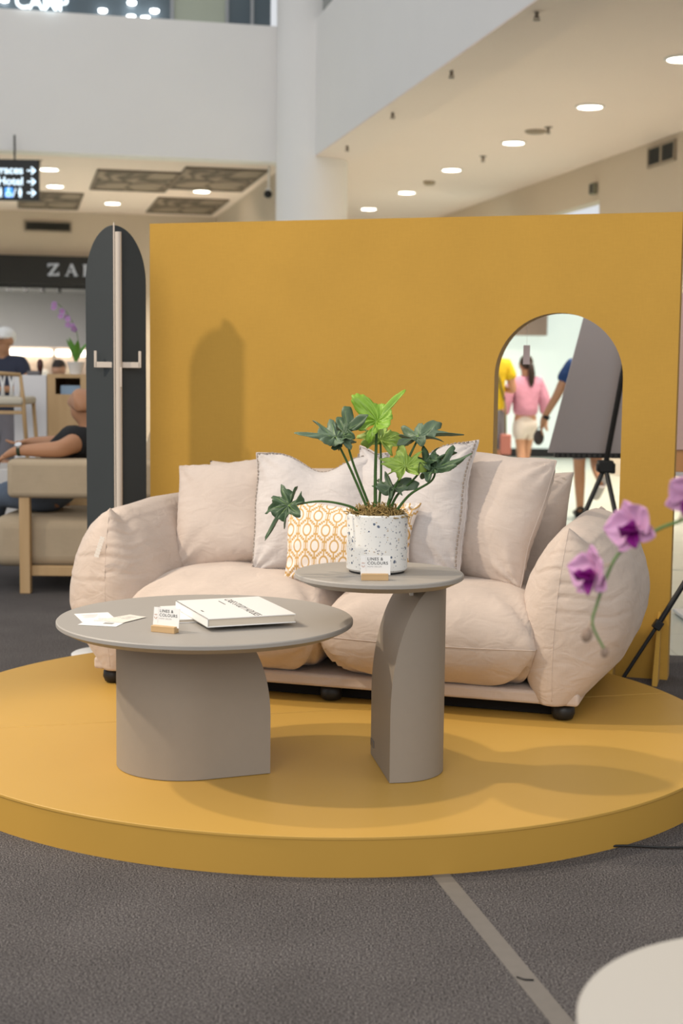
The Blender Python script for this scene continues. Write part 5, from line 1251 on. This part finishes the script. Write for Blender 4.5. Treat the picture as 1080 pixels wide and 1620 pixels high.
tag(MB().span((-2.12, 10.55, 0.9), (-1.78, 11.0, 1.0)).build('inner_shelf', OAK), 'shelf inside the oak cabinet', 'shelf')
# background orchid
bo = thing('potted_orchid', 'lilac orchid in a white pot on the oak cabinet', 'plant', (-1.985, 10.62, cz))
MB().lathe([(0.042, 0), (0.062, 0.085), (0.066, 0.09), (0.06, 0.092), (0.055, 0.08), (0.01, 0.078)], 28).build('pot', WHITEG, bo, smooth=True, angle=35)
for i, (a, tl) in enumerate(((100, 82), (60, 70), (200, 65), (320, 60), (150, 76))):
    petal(bo, mat('orchid_leaf', (0.12, 0.30, 0.04), 0.4, 0.2, 20), 0.028, 0.20, -0.1, Matrix.Translation((0, 0, 0.08)) @ Matrix.Rotation(R(a), 4, 'Z') @ Matrix.Rotation(R(tl), 4, 'X'), 'leaf', 0.8)
stm = smoothed([(0, 0, 0.08), (0.02, 0, 0.22), (0.0, 0, 0.34), (-0.06, 0, 0.45), (-0.13, 0, 0.52)], 6)
MB().tube(stm, 0.003, 6).build('stem', OSTEM, bo, smooth=True)
LIL = mat('lilac_petal', (0.48, 0.30, 0.52), 0.6, 0.3, 30)
rnd = random.Random(5)
for i in range(11):
    f = i / 10; c = Vector((-0.015 - 0.125 * f + rnd.uniform(-0.03, 0.03), -0.02 + rnd.uniform(-0.02, 0.02), 0.32 + 0.18 * f + rnd.uniform(-0.02, 0.02)))
    e = bpy.data.objects.new('flower', None); COL.objects.link(e); e.parent = bo; e.location = c; e.empty_display_size = 0.01
    B = Matrix.Rotation(R(90 + rnd.uniform(-30, 30)), 4, 'X') @ Matrix.Rotation(R(rnd.uniform(0, 60)), 4, 'Z')
    for a in range(5): petal(e, LIL, 0.013, 0.026, 0.15, B @ Matrix.Rotation(R(72 * a), 4, 'Z'), 'petal', 0.7)
    MB().ellipsoid((0, -0.004, 0), (0.006, 0.006, 0.006), 8, 6).build('lip', PETALD, e, smooth=True)
# small vases on the white cabinet
va = thing('bottle_vase', 'dark red-brown bottle vase on the white cabinet', 'vase', (-2.25, 10.62, 1.262))
MB().lathe([(0.012, 0), (0.016, 0.03), (0.024, 0.07), (0.022, 0.1), (0.010, 0.115), (0.01, 0.12)], 20).build('bottle', mat('brown_glaze', (0.07, 0.02, 0.015), 0.3), va, smooth=True, angle=40)
tag(MB().box((0, 0, 0.016), (0.09, 0.05, 0.032)).build('stone_box', mat('stone_grey', (0.16, 0.15, 0.15), 0.7), bevel=0.006, loc=(-2.285, 10.56, 1.262)), 'small dark grey box beside the bottle vase', 'box')
# woven chair on the plinth
ch = thing('woven_chair', 'oak chair with a white woven back and cream seat at the left edge', 'chair', (-2.45, 10.05, 0.62))
CH = lambda x, y, z: (x + 2.45, y - 10.05, z - 0.62)
MB().span(CH(-2.70, 9.82, 1.06), CH(-2.205, 10.28, 1.115)).build('seat', mat('cream_seat', (0.62, 0.56, 0.45), 0.7), ch, bevel=0.02, seg=3)
MB().tube([CH(-2.745, 9.86, 1.272), CH(-2.5, 9.84, 1.285), CH(-2.225, 9.86, 1.268)], 0.014, 10).build('top_rail', OAKX, ch, smooth=True)
for x, dx in ((-2.225, 0.045), (-2.72, -0.03)):
    MB().tube([CH(x, 9.86, 1.268), CH(x + dx * 0.35, 9.86, 1.09), CH(x + dx, 9.87, 0.62)], [0.011, 0.016, 0.013], 10).build('leg', OAK, ch, smooth=True)
    MB().tube([CH(x, 10.26, 1.07), CH(x + dx * 0.6, 10.27, 0.62)], 0.014, 10).build('leg', OAK, ch, smooth=True)
MB().span(CH(-2.70, 9.85, 0.995), CH(-2.215, 9.875, 1.02)).build('front_rail', OAKX, ch, bevel=0.003); MB().span(CH(-2.70, 9.845, 1.045), CH(-2.21, 9.875, 1.062)).build('seat_rail', OAKX, ch, bevel=0.003)
for i in range(16):
    x = -2.70 + i * 0.0305
    MB().tube([CH(x, 9.86, 1.26), CH(x + (0.012 if i % 2 else -0.012), 9.852 + 0.012 * (i % 2), 1.18), CH(x + (0.006 if i % 2 else -0.006), 9.86, 1.11)], 0.0085, 6).build('woven_cord', WHITEG, ch, smooth=True)
